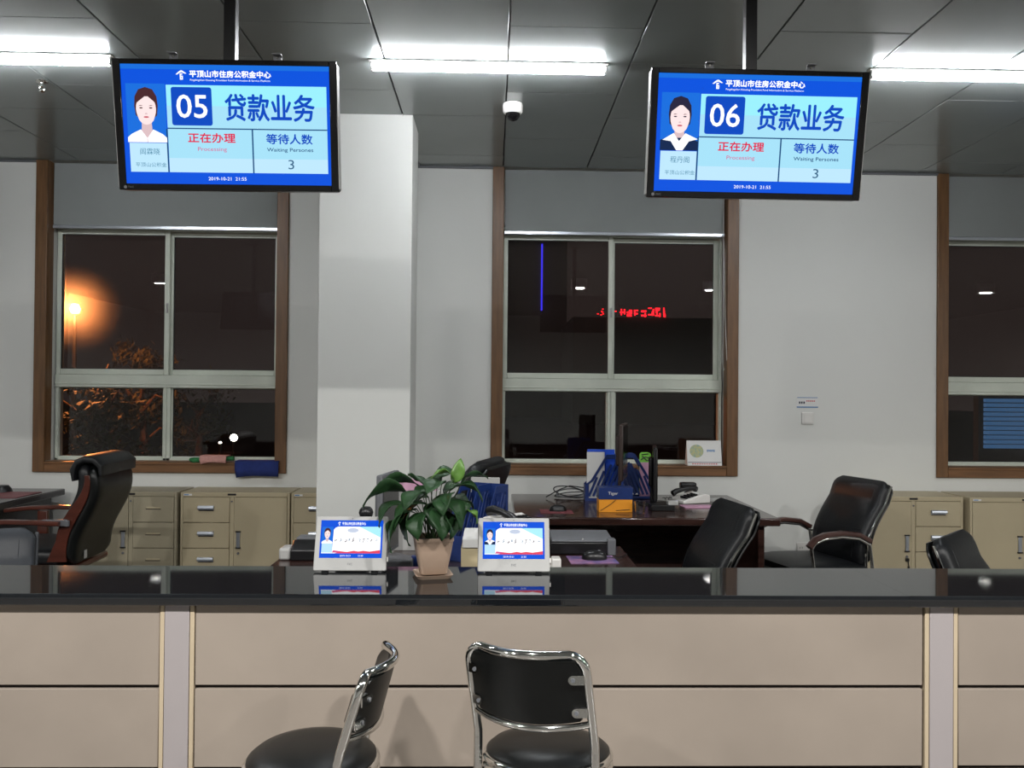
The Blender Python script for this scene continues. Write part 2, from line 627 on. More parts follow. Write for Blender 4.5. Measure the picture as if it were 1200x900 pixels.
# ------------------------------------------------------------------ service counter
CY = 2.35
t = thing('service_counter', 'long beige panelled counter front with pale pilasters under the black top', 'counter', (0, 0, 0))
bm = B(); box(bm, -3.2, 3.7, CY + .045, CY + .36, .0, .827)
obj('carcass', bm, M['groove'], t)
rows = [(.5915, .8265), (.354, .580), (.112, .342)]
for a, b in ((-3.1, -.9605), (-.8575, 1.279), (1.3865, 3.6)):
    for z0, z1 in rows:
        bm = B(); box(bm, a, b, CY + .03, CY + .0445, z0, z1)
        obj('front_panel', bm, M['beige'], t, bevel=.0015, segs=1)
for c in (-.909, 1.3335):
    bm = B(); box(bm, c - .035, c + .035, CY + .025, CY + .0445, .10, .8265)
    p = obj('pilaster', bm, M['pil'], t, bevel=.001, segs=1)
    for s in (-1, 1):
        bm = B(); box(bm, c + s * .043 - .006, c + s * .043 + .006, CY + .026, CY + .0445, .10, .8265)
        obj('edging_strip', bm, M['cream'], p, bevel=.001, segs=1)
bm = B(); box(bm, -3.2, 3.7, CY + .06, CY + .07, 0, .10); obj('plinth', bm, M['black'], t)
ct = thing('countertop', 'polished black granite worktop lying along the whole counter', 'countertop')
for a, b in ((-3.25, 1.2234), (1.2238, 3.8)):
    bm = B()
    prof = [(2.735, .8275), (2.735, .86), (CY + .012, .86)] + [(CY + .012 - .012 * math.sin(R(q)), .848 + .012 * math.cos(R(q))) for q in (15, 30, 45, 60, 75, 90)] + \
           [(CY + .006 - .006 * math.cos(R(q)), .8335 - .006 * math.sin(R(q))) for q in (0, 30, 60, 90)]
    prism(bm, prof, a, b, axis='x')
    obj('granite_slab', bm, M['granite'], ct, smooth=False)


# ------------------------------------------------------------------ hanging screens
def portrait(bm, X, Z, w, h, kind):
    """flat ID picture filling x X..X+w, z Z-h..Z ; mats: see list"""
    def q(u, v):
        return (X + u * w, Z - v * h)
    y = -.0012
    flat(bm, [q(0, 0), q(1, 0), q(1, 1), q(0, 1)], -.0006, 0)
    hr = 2 if kind == 0 else 8
    flat(bm, [q(*p) for p in [(.20, .38), (.22, .22), (.32, .1), (.5, .06), (.68, .1), (.78, .22), (.80, .38), (.77, .54), (.70, .58), (.30, .58), (.23, .54)]], y, hr)
    flat(bm, [q(*p) for p in [(.38, .6), (.62, .6), (.64, .82), (.5, .95), (.36, .82)]], y - .0003, 6)
    if kind == 0:
        flat(bm, [q(*p) for p in [(.0, 1), (0, .92), (.1, .86), (.34, .78), (.5, .93), (.66, .78), (.9, .86), (1, .92), (1, 1)]], y - .0006, 3)
        flat(bm, [q(*p) for p in [(.49, .93), (.51, .93), (.51, 1), (.49, 1)]], y - .0008, 6)
    else:
        flat(bm, [q(*p) for p in [(0, 1), (0, .82), (.2, .78), (.8, .78), (1, .84), (1, 1)]], y - .0006, 5)
        flat(bm, [q(*p) for p in [(.35, .7), (.06, .82), (.28, .84), (.44, 1), (.6, 1), (.76, .84), (.99, .8), (.66, .7), (.5, .84)]], y - .0008, 3)
    flat(bm, [q(.5 + .255 * math.sin(R(a)), .43 - .25 * math.cos(R(a)) + (.02 if abs(a - 180) < 60 else 0)) for a in range(0, 360, 15)], y - .0009, 1)
    # fringe
    flat(bm, [q(*p) for p in [(.22, .36), (.28, .2), (.5, .13), (.72, .2), (.78, .36), (.7, .3), (.56, .22), (.48, .22), (.32, .3)]], y - .0012, hr)
    for s in (-1, 1):
        flat(bm, [q(.5 + s * .13 + a * .06, .375 + b * .008) for a, b in ((-1, 1), (-.2, -1), (1, 0), (.2, .6))], y - .0014, 7)
        flat(bm, [q(.5 + s * .125 + .045 * math.cos(R(a)), .415 + .012 * math.sin(R(a))) for a in range(0, 360, 45)], y - .0014, hr)
    flat(bm, [q(*p) for p in [(.48, .5), (.52, .5), (.54, .525), (.46, .525)]], y - .0014, 6)
    flat(bm, [q(.5 + .07 * math.cos(R(a)), .57 + .015 * math.sin(R(a))) for a in range(0, 360, 30)], y - .0014, 4)


PM = lambda: [S['blue2'], S['skin'], S['hair'], S['white'], S['lips'], S['suit'], S['shade'], S['brow'], S['hair2']]


def logo(bm, x, z, w, h, y, mi=0):
    q = lambda u, v: (x + u * w, z - v * h)
    flat(bm, [q(*p) for p in [(0, .46), (.30, .16), (.48, .04), (.62, .06), (1, .36), (.84, .38), (.54, .22), (.34, .32), (.14, .48)]], y, mi)
    for r_ in ([(.38, .36), (.62, .36), (.62, .48), (.38, .48)], [(.38, .48), (.5, .48), (.5, 1), (.38, 1)],
               [(.5, .88), (.66, .88), (.66, 1), (.5, 1)], [(.56, .6), (.66, .6), (.66, .88), (.56, .88)], [(.46, .6), (.56, .6), (.56, .7), (.46, .7)]):
        flat(bm, [q(*p) for p in r_], y, mi)


def hanging_screen(loc, yaw, tilt, roll, pole_x, num, name, kind, label, lit=True):
    t = thing('hanging_screen', label, 'screen', loc, 0)
    t.rotation_euler = (Matrix.Rotation(yaw, 3, 'Z') @ Matrix.Rotation(tilt, 3, 'X') @ Matrix.Rotation(roll, 3, 'Y')).to_euler()
    W, Hh, sw, sh = .738, .424, .688, .386
    zc = .002
    bm = B()
    prism(bm, rrect(W, Hh, .012), 0.004, .04)
    obj('casing', bm, M['black'], t, bevel=.004)
    # bezel as four bars round the screen
    bm = B()
    box(bm, -W / 2, -sw / 2, -.004, .006, -Hh / 2, Hh / 2)
    box(bm, sw / 2, W / 2, -.004, .006, -Hh / 2, Hh / 2)
    box(bm, -sw / 2, sw / 2, -.004, .006, zc + sh / 2, Hh / 2)
    box(bm, -sw / 2, sw / 2, -.004, .006, -Hh / 2, zc - sh / 2)
    obj('bezel', bm, M['blackgloss'], t, bevel=.002)
    for s in (-1, 1):
        bm = B(); box(bm, s * (W / 2) - .0015, s * (W / 2) + .0015, -.002, .036, -Hh / 2 + .01, Hh / 2 - .01)
        obj('side_trim', bm, M['lgrey'], t)
    bm = B(); box(bm, -.25, .25, .04, .075, -.15, .14)
    obj('back_housing', bm, M['black'], t, bevel=.01)
    for s in (-1, 1):
        bm = B()
        box(bm, s * .172 - .014, s * .172 + .014, .012, .016, Hh / 2 - .02, Hh / 2 + .022)
        box(bm, s * .172 - .014, s * .172 + .014, -.006, .016, Hh / 2 + .019, Hh / 2 + .022)
        b = obj('hook_bracket', bm, M['grey'], t)
        bm = B(); tube(bm, [(s * .172, .012, Hh / 2 + .012), (s * .172, .009, Hh / 2 + .012)], .004, 8)
        obj('bolt', bm, M['chrome'], b)
    # pole up to the ceiling, upright in the world: undo the tilt
    inv = t.rotation_euler.to_matrix().inverted()
    loc = Vector(loc)
    p0 = Vector((pole_x, loc.y + .10, loc.z - .08)) - loc
    hh = H - loc.z
    bm = B(); box(bm, p0.x - .02, p0.x + .02, p0.y - .02, p0.y + .02, -.08, hh)
    box(bm, p0.x - .06, p0.x + .06, p0.y - .06, p0.y + .06, hh - .01, hh)
    box(bm, p0.x - .05, p0.x + .05, p0.y - .045, p0.y + .02, -.1, .06)
    bm.transform(inv.to_4x4())
    obj('ceiling_pole', bm, M['black'], t, bevel=.002)
    if not lit:
        return t
    X0, Z0 = -sw / 2, zc + sh / 2
    U = lambda u: X0 + u * sw
    V = lambda v: Z0 - v * sh

    def rect(bm, u0, u1, v0, v1, y, mi=0):
        flat(bm, [(U(u0), V(v0)), (U(u1), V(v0)), (U(u1), V(v1)), (U(u0), V(v1))], y, mi)
    bm = B(); rect(bm, 0, 1, 0, 1, 0)
    sc = obj('screen_panel', bm, S['blue'], t, smooth=False)
    bm = B()
    rect(bm, .0, 1, .0, .04, -.0004, 4)
    rect(bm, .213, .985, .168, .525, -.0004, 0)
    rect(bm, .213, .985, .34, .525, -.0006, 1)
    rect(bm, .213, .985, .525, .535, -.0006, 2)
    rect(bm, .213, .618, .535, .9, -.0004, 1)
    rect(bm, .213, .618, .78, .9, -.0006, 3)
    rect(bm, .618, .625, .535, .9, -.0006, 2)
    rect(bm, .625, .985, .535, .9, -.0004, 1)
    rect(bm, .625, .985, .78, .9, -.0006, 3)
    rect(bm, .025, .205, .655, .9, -.0006, 3)
    rect(bm, .205, .212, .535, .9, -.0008, 2)
    obj('screen_fields', bm, [S['cyan'], S['cyan2'], S['line'], S['pale'], S['blue2']], sc, smooth=False)
    bm = B()
    flat(bm, [(x, z) for x, z in rrect(.195 * sw, .32 * sh, .008, cx=U(.334), cy=V(.345))], -.0012)
    obj('number_tile', bm, S['dkblue'], sc, smooth=False)
    bm = B(); portrait(bm, U(.02), V(.16), .188 * sw, .49 * sh, kind)
    obj('portrait_picture', bm, PM(), sc, smooth=False)
    TM = [S['white'], S['dkblue'], S['red'], S['pink'], S['line'], S['slate'], S['teal']]

    def T(s, u0, u1, v0, v1, mi, bold=0.0):
        b = B()
        put_text(b, s, U(u0), U(u1), V(v1), V(v0), -.0018, bold)
        obj('lettering', b, TM[mi], sc, smooth=False)
    bm = B()
    logo(bm, U(.264), V(.045), .052 * sw, .08 * sh, -.0018, 0)
    obj('emblem', bm, S['white'], sc, smooth=False)
    T('平顶山市住房公积金中心', .33, .72, .047, .103, 0, .035)
    T('Pingdingshan Housing Provident Fund Information & Service Platform', .332, .716, .118, .138, 0, .006)
    T(num, .262, .408, .25, .44, 0, .012)
    T('贷款业务', .495, .925, .24, .46, 1, .022)
    T('正在办理', .31, .538, .568, .647, 2, .028)
    T('Processing', .355, .495, .685, .728, 3, .01)
    T('等待人数', .688, .912, .568, .652, 1, .026)
    T('Waiting Persones', .69, .915, .685, .725, 4, .012)
    T('3', .792, .82, .785, .865, 5, .0)
    T(name, .075, .17, .70, .755, 6, .008)
    T('平顶山公积金', .05, .2, .82, .858, 6, .006)
    T('2019-10-21  21:55', .40, .585, .938, .966, 0, .01)
    bm = B()
    tube(bm, [(-W / 2 + .022, -.0045, -Hh / 2 + .009), (-W / 2 + .022, -.0052, -Hh / 2 + .009)], .0055, 12)
    put_text(bm, 'FXC', -W / 2 + .032, -W / 2 + .05, -Hh / 2 + .0065, -Hh / 2 + .0125, -.0046)
    obj('maker_badge', bm, M['grey'], t, smooth=False)
    return t


hanging_screen((-.899, 2.73, 2.332), 0.0, .156, -.003, at(271, 30, 2.83).x, '05', '闾霖晓', 0,
               'hanging ceiling screen showing number 05 and a woman in a white collar')
hanging_screen((.8895, 2.73, 2.3305), -.003, .175, .006, at(879, 30, 2.83).x, '06', '程丹阁', 1,
               'hanging ceiling screen showing number 06 and a woman in a dark suit')
hanging_screen((-2.69, 2.73, 2.332), 0.0, .156, 0, -2.68, '04', '', 0,
               'third hanging screen left of 05, seen only as a black rectangle in the window glass', lit=False)


# ------------------------------------------------------------------ tablets on the counter
def tablet(px, Y, yaw, tilt, kind, label):
    b = at(px, 671, 2.64)
    t = thing('desk_tablet', label, 'tablet', (b.x, Y, .86), yaw, 'signing tablets on the counter')
    W, Hh = .236, .176
    mx = Matrix.Translation((0, -.005, .006)) @ Matrix.Rotation(-tilt, 4, 'X')

    def fin(name, bm, m, p, **k):
        bm.transform(mx)
        return obj(name, bm, m, p, **k)
    bm = B(); prism(bm, rrect(W, Hh, .006, cy=Hh / 2), 0, .014)
    body = fin('casing', bm, M['lgrey'], t, bevel=.003)
    sw, sh, zb = .203, .122, .041
    bm = B(); flat(bm, [(-sw / 2, zb), (sw / 2, zb), (sw / 2, zb + sh), (-sw / 2, zb + sh)], -.0004)
    sc = fin('screen_panel', bm, S['blue'], t, smooth=False)
    U = lambda u: -sw / 2 + u * sw
    V = lambda v: zb + sh - v * sh
    bm = B()
    rc = lambda u0, u1, v0, v1, y, mi: flat(bm, [(U(u0), V(v0)), (U(u1), V(v0)), (U(u1), V(v1)), (U(u0), V(v1))], y, mi)
    rc(.03, .2, .62, .86, -.0008, 2)
    flat(bm, [(U(a), V(b)) for a, b in [(.24, .2), (.28, .17), (.97, .17), (.97, .88), (.03, .88), (.03, .86), (.2, .86), (.21, .25)]], -.0006, 0)
    flat(bm, [(U(a), V(b)) for a, b in [(.62, .17), (.97, .17), (.97, .46), (.8, .32)]], -.0009, 1)
    flat(bm, [(U(a), V(b)) for a, b in ell(.52, .27, .09, .06, 12)], -.0009, 4)
    flat(bm, [(U(a), V(b)) for a, b in [(.24, .88), (.34, .83), (.45, .84), (.55, .81), (.62, .83), (.7, .81), (.8, .83), (.97, .79), (.97, .88)]], -.0011, 3)
    flat(bm, [(U(a), V(b)) for a, b in [(.2, .86), (.22, .8), (.45, .845), (.3, .86)]], -.0010, 5)
    fin('screen_fields', bm, [S['white'], S['sky'], S['pale'], S['rose'], S['mist'], S['pink']], sc, smooth=False)
    bm = B(); portrait(bm, U(.025), V(.18), .175 * sw, .44 * sh, kind)
    fin('portrait_picture', bm, PM(), sc, smooth=False)
    bm = B()
    put_text(bm, '平顶山市住房公积金中心', U(.34), U(.72), V(.13), V(.05), -.0016, .02, 0)
    logo(bm, U(.27), V(.04), .05 * sw, .1 * sh, -.0016, 0)
    put_text(bm, '2019-10-21', U(.33), U(.5), V(.965), V(.92), -.0016, .01, 0)
    put_text(bm, '21:55', U(.62), U(.7), V(.965), V(.92), -.0016, .01, 0)
    rnd = random.Random(3)
    for k, u in enumerate((.25, .33, .41, .47, .52, .63, .69, .76, .82, .90)):   # brushed motto, too small to read
        s = .035
        for j in range(3):
            a = rnd.uniform(-.6, 1.3); l = rnd.uniform(.4, 1) * s
            cx, cz = u + rnd.uniform(-.012, .012), .52 + rnd.uniform(-.04, .04)
            dx, dz = math.cos(a) * l * .6, math.sin(a) * l * 1.2
            flat(bm, [(U(cx - dx), V(cz + dz)), (U(cx - dx + .004), V(cz + dz + .012)), (U(cx + dx + .005), V(cz - dz + .014)), (U(cx + dx), V(cz - dz))], -.0016, 1 + (k % 2))
    fin('screen_lettering', bm, [S['white'], S['hair'], S['slate']], sc, smooth=False)
    bm = B(); tube(bm, [(0, -.0005, Hh - .008), (0, -.001, Hh - .008)], .0016, 8); fin('camera_lens', bm, M['black'], t)
    bm = B(); put_text(bm, 'FXC', -.008, .008, .018, .025, -.0006, .01); fin('maker_badge', bm, M['grey'], t, smooth=False)
    for s in (-1, 1):
        bm = B(); box(bm, s * .08 - .01, s * .08 + .01, -.008, .012, 0, .007); obj('rubber_foot', bm, M['black'], t)
    bm = B(); q_ = math.tan(tilt)
    prism(bm, [(.014, .0), (.095, .0), (.095, .006), (.085 * q_ + .026, .085), (.085 * q_ + .013, .085)], -.05, .05, axis='x')
    obj('stand', bm, M['lgrey'], t, bevel=.002)
    bm = B(); box(bm, W / 2 - .001, W / 2 + .004, .004, .012, .03, .045); fin('side_button', bm, M['white'], t)
    return t


tablet(409.5, 2.645, .0, .30, 0, 'pale grey signing tablet left of the potted plant, woman in white blouse on screen')
tablet(602, 2.64, .0, .36, 1, 'pale grey signing tablet right of the potted plant, woman in dark suit on screen')

# ------------------------------------------------------------------ potted plant
pc = at(507, 671, 2.6)
pl = thing('potted_plant', 'green broad-leaved plant in a square blush clay pot between the two tablets', 'plant', (pc.x, 2.6, .86))


def sq_ring(w, z, r):
    return [(x, y, z) for x, y in rrect(w, w, r)]


rot = Matrix.Rotation(R(12), 4, 'Z')
bm = B()
loft(bm, [sq_ring(.078, .012, .012), sq_ring(.082, .014, .012), sq_ring(.108, .085, .014), sq_ring(.116, .115, .014), sq_ring(.121, .118, .015), sq_ring(.121, .128, .015),
          sq_ring(.104, .128, .012), sq_ring(.098, .105, .012)])
bm.transform(rot); obj('pot', bm, M['pot'], pl, bevel=.001)
bm = B(); loft(bm, [sq_ring(.1, 0, .012), sq_ring(.118, .012, .014), sq_ring(.11, .012, .012), sq_ring(.096, .006, .012)])
bm.transform(rot); obj('saucer', bm, M['pot'], pl)
bm = B(); loft(bm, [sq_ring(.1, .09, .012), sq_ring(.1, .112, .012), sq_ring(.05, .117, .012)]); bm.transform(rot); obj('soil', bm, M['soil'], pl)


def leaf(base, tip, w, droop=.03, light=False, roll=0.0, stem_from=None):
    b, e = Vector(base), Vector(tip)
    d = e - b
    L = d.length
    side = d.cross(Vector((0, 0, 1)))
    if side.length < 1e-4:
        side = Vector((1, 0, 0))
    side.normalize()
    side = Matrix.Rotation(roll, 3, d.normalized()) @ side
    up = side.cross(d).normalized()
    n = 9
    bm = B()
    grid = []
    for i in range(n + 1):
        s = i / n
        c = b + d * s + up * (droop * 4 * s * (1 - s))
        ww = 1.45 * w * (math.sin(PI * min(1, s ** .75)) ** .8 if 0 < s < 1 else 0) * .5
        row = []
        for j, k in enumerate((-1, -.5, 0, .5, 1)):
            row.append(bm.verts.new(c + side * ww * k + up * (abs(k) * ww * .35 + .004 * math.sin(s * 9 + k * 2))))
        grid.append(row)
    for i in range(n):
        for j in range(4):
            bm.faces.new([grid[i][j], grid[i][j + 1], grid[i + 1][j + 1], grid[i + 1][j]])
    bmesh.ops.remove_doubles(bm, verts=bm.verts, dist=1e-5)
    o = obj('leaf', bm, M['leafl'] if light else M['leaf'], pl)
    md = o.modifiers.new('thick', 'SOLIDIFY'); md.thickness = .0012
    if stem_from is None:
        stem_from = (random.uniform(-.025, .025), random.uniform(-.025, .025), .11)
    s0 = Vector(stem_from)
    m1 = s0.lerp(b, .5) + Vector((0, 0, .03)) * (1 if b.z > .15 else .6)
    pts = [s0 * ((1 - q) ** 2) + m1 * (2 * q * (1 - q)) + b * q * q for q in [k / 6 for k in range(7)]]
    bm = B(); tube(bm, pts, .0016, 6)
    obj('leaf_stalk', bm, M['stem'], o)


def lp(px, py, dy):
    """pixel of a leaf point, at a depth dy from the pot's middle, in the plant's own frame"""
    p = at(px, py, 2.6 + dy)
    return (p.x - pc.x, dy, p.z - .86)


# base px,py,dy -> tip px,py,dy, width, droop, light
LV = [
    (478, 578, .0, 425, 594, -.05, .075, .030, 0), (492, 570, .03, 438, 578, .05, .06, .028, 0), (498, 568, .0, 478, 556, .06, .05, .0, 0),
    (532, 566, .0, 540, 537, .01, .031, .010, 1), (532, 560, -.01, 504, 563, -.02, .036, .022, 1), (540, 568, .02, 572, 560, .02, .034, .02, 0),
    (528, 574, -.02, 566, 588, -.04, .05, .03, 0), (520, 580, -.04, 556, 572, .03, .05, .02, 0), (515, 584, -.05, 540, 622, -.09, .055, .025, 0),
    (500, 590, -.05, 462, 622, -.08, .055, .03, 0), (488, 596, -.04, 458, 648, -.07, .052, .03, 0), (496, 600, -.06, 490, 634, -.09, .05, .02, 0),
    (508, 596, -.06, 518, 634, -.10, .056, .02, 0), (522, 600, -.05, 528, 632, -.08, .05, .02, 0), (476, 590, .02, 444, 618, .0, .045, .03, 0),
    (484, 600, -.03, 468, 616, -.06, .045, .02, 0), (546, 598, -.03, 559, 614, -.04, .030, .012, 1), (505, 575, .04, 520, 552, .08, .045, .0, 0),
    (512, 572, .02, 488, 590, -.05, .05, .02, 0), (524, 588, .03, 556, 604, .06, .04, .03, 0), (502, 582, .05, 470, 600, .08, .05, .02, 0),
    (494, 586, -.02, 480, 640, -.05, .045, .03, 0), (516, 590, .0, 508, 620, -.07, .055, .02, 0), (532, 584, .0, 536, 612, -.05, .05, .02, 0),
    (508, 562, .04, 540, 556, .1, .035, .02, 0), (470, 606, .0, 456, 634, .0, .03, .02, 0), (500, 606, -.02, 474, 632, -.03, .035, .02, 0),
    (518, 566, -.03, 500, 580, -.1, .05, .015, 0), (530, 578, -.05, 520, 606, -.11, .055, .02, 0), (498, 578, -.05, 474, 600, -.11, .055, .02, 0),
]
for n_, (a, b, c, d, e, f, w, dr, li) in enumerate(LV):
    leaf(lp(a, b, c), lp(d, e, f), w, dr, bool(li), roll=1.35 if n_ == 3 else random.uniform(-.5, .5))

# ------------------------------------------------------------------ stools
def stool(px, Y, ztop, ang, half, label, tx=(0, 0), hb=.245):
    c = at(px, 870, Y)
    t = thing('bar_stool', label, 'stool', (c.x, Y, 0), 0, 'stools at the counter')
    Rr = .170
    tm = Matrix.Translation((0, 0, ztop)) @ Matrix.Rotation(tx[0], 4, 'X') @ Matrix.Rotation(tx[1], 4, 'Y') @ Matrix.Translation((0, 0, -ztop))

    def fin(name, bm, m, p, **k):
        bm.transform(tm)
        return obj(name, bm, m, p, **k)
    bm = B()
    lathe(bm, [(0, ztop), (.06, ztop - .001), (.11, ztop - .006), (.145, ztop - .016), (.160, ztop - .028), (.163, ztop - .042), (.15, ztop - .05), (0, ztop - .05)], 48)
    s = fin('seat_cushion', bm, M['vinyl'], t)
    for k, z in enumerate((ztop - .043, ztop - .063)):
        bm = B()
        prof = [(Rr - .012 + .012 * math.cos(R(a)), z + .0105 * math.sin(R(a))) for a in range(90, -91, -15)]
        lathe(bm, [(.14, z + .0105)] + prof + [(.14, z - .0105)], 48)
        fin('chrome_ring', bm, M['chrome'], t)
    bm = B(); lathe(bm, [(.13, ztop - .05), (.15, ztop - .074), (.05, ztop - .09), (.05, ztop - .1), (0, ztop - .1)], 32); fin('seat_pan', bm, M['black'], t)
    # back frame: in a local frame where the back stands towards +u
    cu, su = math.cos(ang), math.sin(ang)
    def P(u, v, z):
        return (u * cu - v * su, u * su + v * cu, z)
    hv = (Rr + .012) * math.sin(half); hu = (Rr + .012) * math.cos(half)
    zf, zt = ztop - .085, ztop + hb
    pts = []
    lean = lambda z: hu + max(0, z - (ztop + .02)) * .30
    zs = [zf, ztop - .03, ztop + .005, ztop + .02, ztop + .05, ztop + .10, ztop + .15, ztop + hb - .04]
    pts += [P(lean(z), -hv, z) for z in zs]
    for k in range(1, 6):
        a = R(90 * k / 6)
        pts.append(P(lean(zt - .04 + .04 * math.sin(a)) + .0, -hv + .04 * (1 - math.cos(a)), zt - .04 + .04 * math.sin(a)))
    nn = 10
    for k in range(nn + 1):
        v = -hv + .04 + (2 * hv - .08) * k / nn
        pts.append(P(lean(zt) + .045 * (1 - (v / (hv - .04)) ** 2) - .0, v, zt))
    for k in range(5, 0, -1):
        a = R(90 * k / 6)
        pts.append(P(lean(zt - .04 + .04 * math.sin(a)), hv - .04 * (1 - math.cos(a)), zt - .04 + .04 * math.sin(a)))
    pts += [P(lean(z), hv, z) for z in zs[::-1]]
    bm = B(); tube(bm, pts, .0115, 12)
    fin('back_frame', bm, M['chrome'], t)
    zc = ztop + .078
    bm = B()
    cb = []
    for k in range(nn + 3):
        v = -hv + 2 * hv * k / (nn + 2)
        cb.append(P(lean(zc) + .05 * (1 - (v / hv) ** 2), v, zc - .015 * (1 - (v / hv) ** 2)))
    tube(bm, cb, .0085, 10)
    fin('crossbar', bm, M['chrome'], t)
    # pad: curved upholstered slab inside the frame
    bm = B()
    rings = []
    nz = 8
    zb0, zb1 = zc + .012, zt - .010
    m_ = 12
    for j in range(nz + 1):
        z = zb0 + (zb1 - zb0) * j / nz
        e = min(j, nz - j)
        th = .010 + .010 * min(1, e / 1.5)
        wv = hv - .008 - (.016 if e == 0 else .004 if e == 1 else 0)
        ring = []
        for k in range(m_ + 1):
            v = -wv + 2 * wv * k / m_
            u = lean(z) + .045 * (1 - (v / hv) ** 2)
            zz = z - .017 * (1 - (v / hv) ** 2) * (1 - j / nz)
            ring.append(P(u + .004, v, zz))
        for k in range(m_, -1, -1):
            v = -wv + 2 * wv * k / m_
            u = lean(z) + .045 * (1 - (v / hv) ** 2)
            ring.append(P(u - th - .008 * (1 - (v / wv) ** 2), v, z - .017 * (1 - (v / hv) ** 2) * (1 - j / nz)))
        rings.append(ring)
    loft(bm, rings)
    fin('backrest_pad', bm, M['vinyl'], t)
    for sgn in (-1, 1):
        for z in (zc + .03, zt - .055):
            u = lean(z) + .014
            bm = B()
            L = .034
            poly = [(0, -.011), (L - .011, -.011)] + [(L - .011 + .011 * math.cos(R(a)), .011 * math.sin(R(a))) for a in range(-75, 90, 15)] + [(L - .011, .011), (0, .011)]
            vs = []
            for d_ in (0, .003):
                vs.append([])
                for a_, b_ in poly:
                    v = sgn * (hv - .004 - a_)
                    uu = u + .045 * (1 - (v / hv) ** 2) + d_ - .004
                    vs[-1].append(P(uu, v, z + b_))
            loft(bm, vs)
            br = fin('bracket', bm, M['chrome'], t)
            v = sgn * (hv - .004 - L + .011)
            uu = u + .045 * (1 - (v / hv) ** 2) - .002
            bm = B(); tube(bm, [P(uu, v, z), P(uu + .004, v, z)], .0052, 10); fin('screw', bm, M['grey'], br)
    bm = B(); lathe(bm, [(0, ztop - .095), (.024, ztop - .095), (.024, .25), (.032, .25), (.032, .02), (0, .02)], 20); obj('gas_column', bm, M['chrome'], t)
    bm = B(); lathe(bm, [(0, .045), (.04, .045), (.06, .03), (.19, .014), (.2, .004), (.2, 0), (0, 0)], 40); obj('round_base', bm, M['chrome'], t)
    return t


stool(366, 2.065, .557, R(-4), R(56), 'black and chrome stool with its back turned to the right, left of the two', hb=.218)
stool(642, 2.125, .552, R(-116), R(61), 'black and chrome stool facing the counter, showing the back of its backrest', tx=(-.10, .0))


# ------------------------------------------------------------------ office chairs
def pad_sections(bm, prof, w, th, r=.4, n=20, wf=None, tf=None):
    """prof: list of (y,z) centre line in the chair's frame (x lateral). superellipse sections across it"""
    rings = []
    N = len(prof)
    for i, (y, z) in enumerate(prof):
        a = Vector((prof[min(i + 1, N - 1)][0] - prof[max(i - 1, 0)][0], prof[min(i + 1, N - 1)][1] - prof[max(i - 1, 0)][1])).normalized()
        nrm = (-a.y, a.x)
        s = i / (N - 1)
        wi = w * (wf(s) if wf else 1) * .5
        ti = th * (tf(s) if tf else 1) * .5
        ring = []
        for k in range(n):
            t_ = 2 * PI * k / n
            c, s_ = math.cos(t_), math.sin(t_)
            px = wi * math.copysign(abs(c) ** r, c)
            pt = ti * math.copysign(abs(s_) ** .6, s_)
            ring.append((px, y + nrm[0] * pt, z + nrm[1] * pt))
        rings.append(ring)
    loft(bm, rings)


END = lambda s: .80 + .2 * min(1, min(s, 1 - s) / .09) ** .5
ENDT = lambda s: .45 + .55 * min(1, min(s, 1 - s) / .10) ** .6


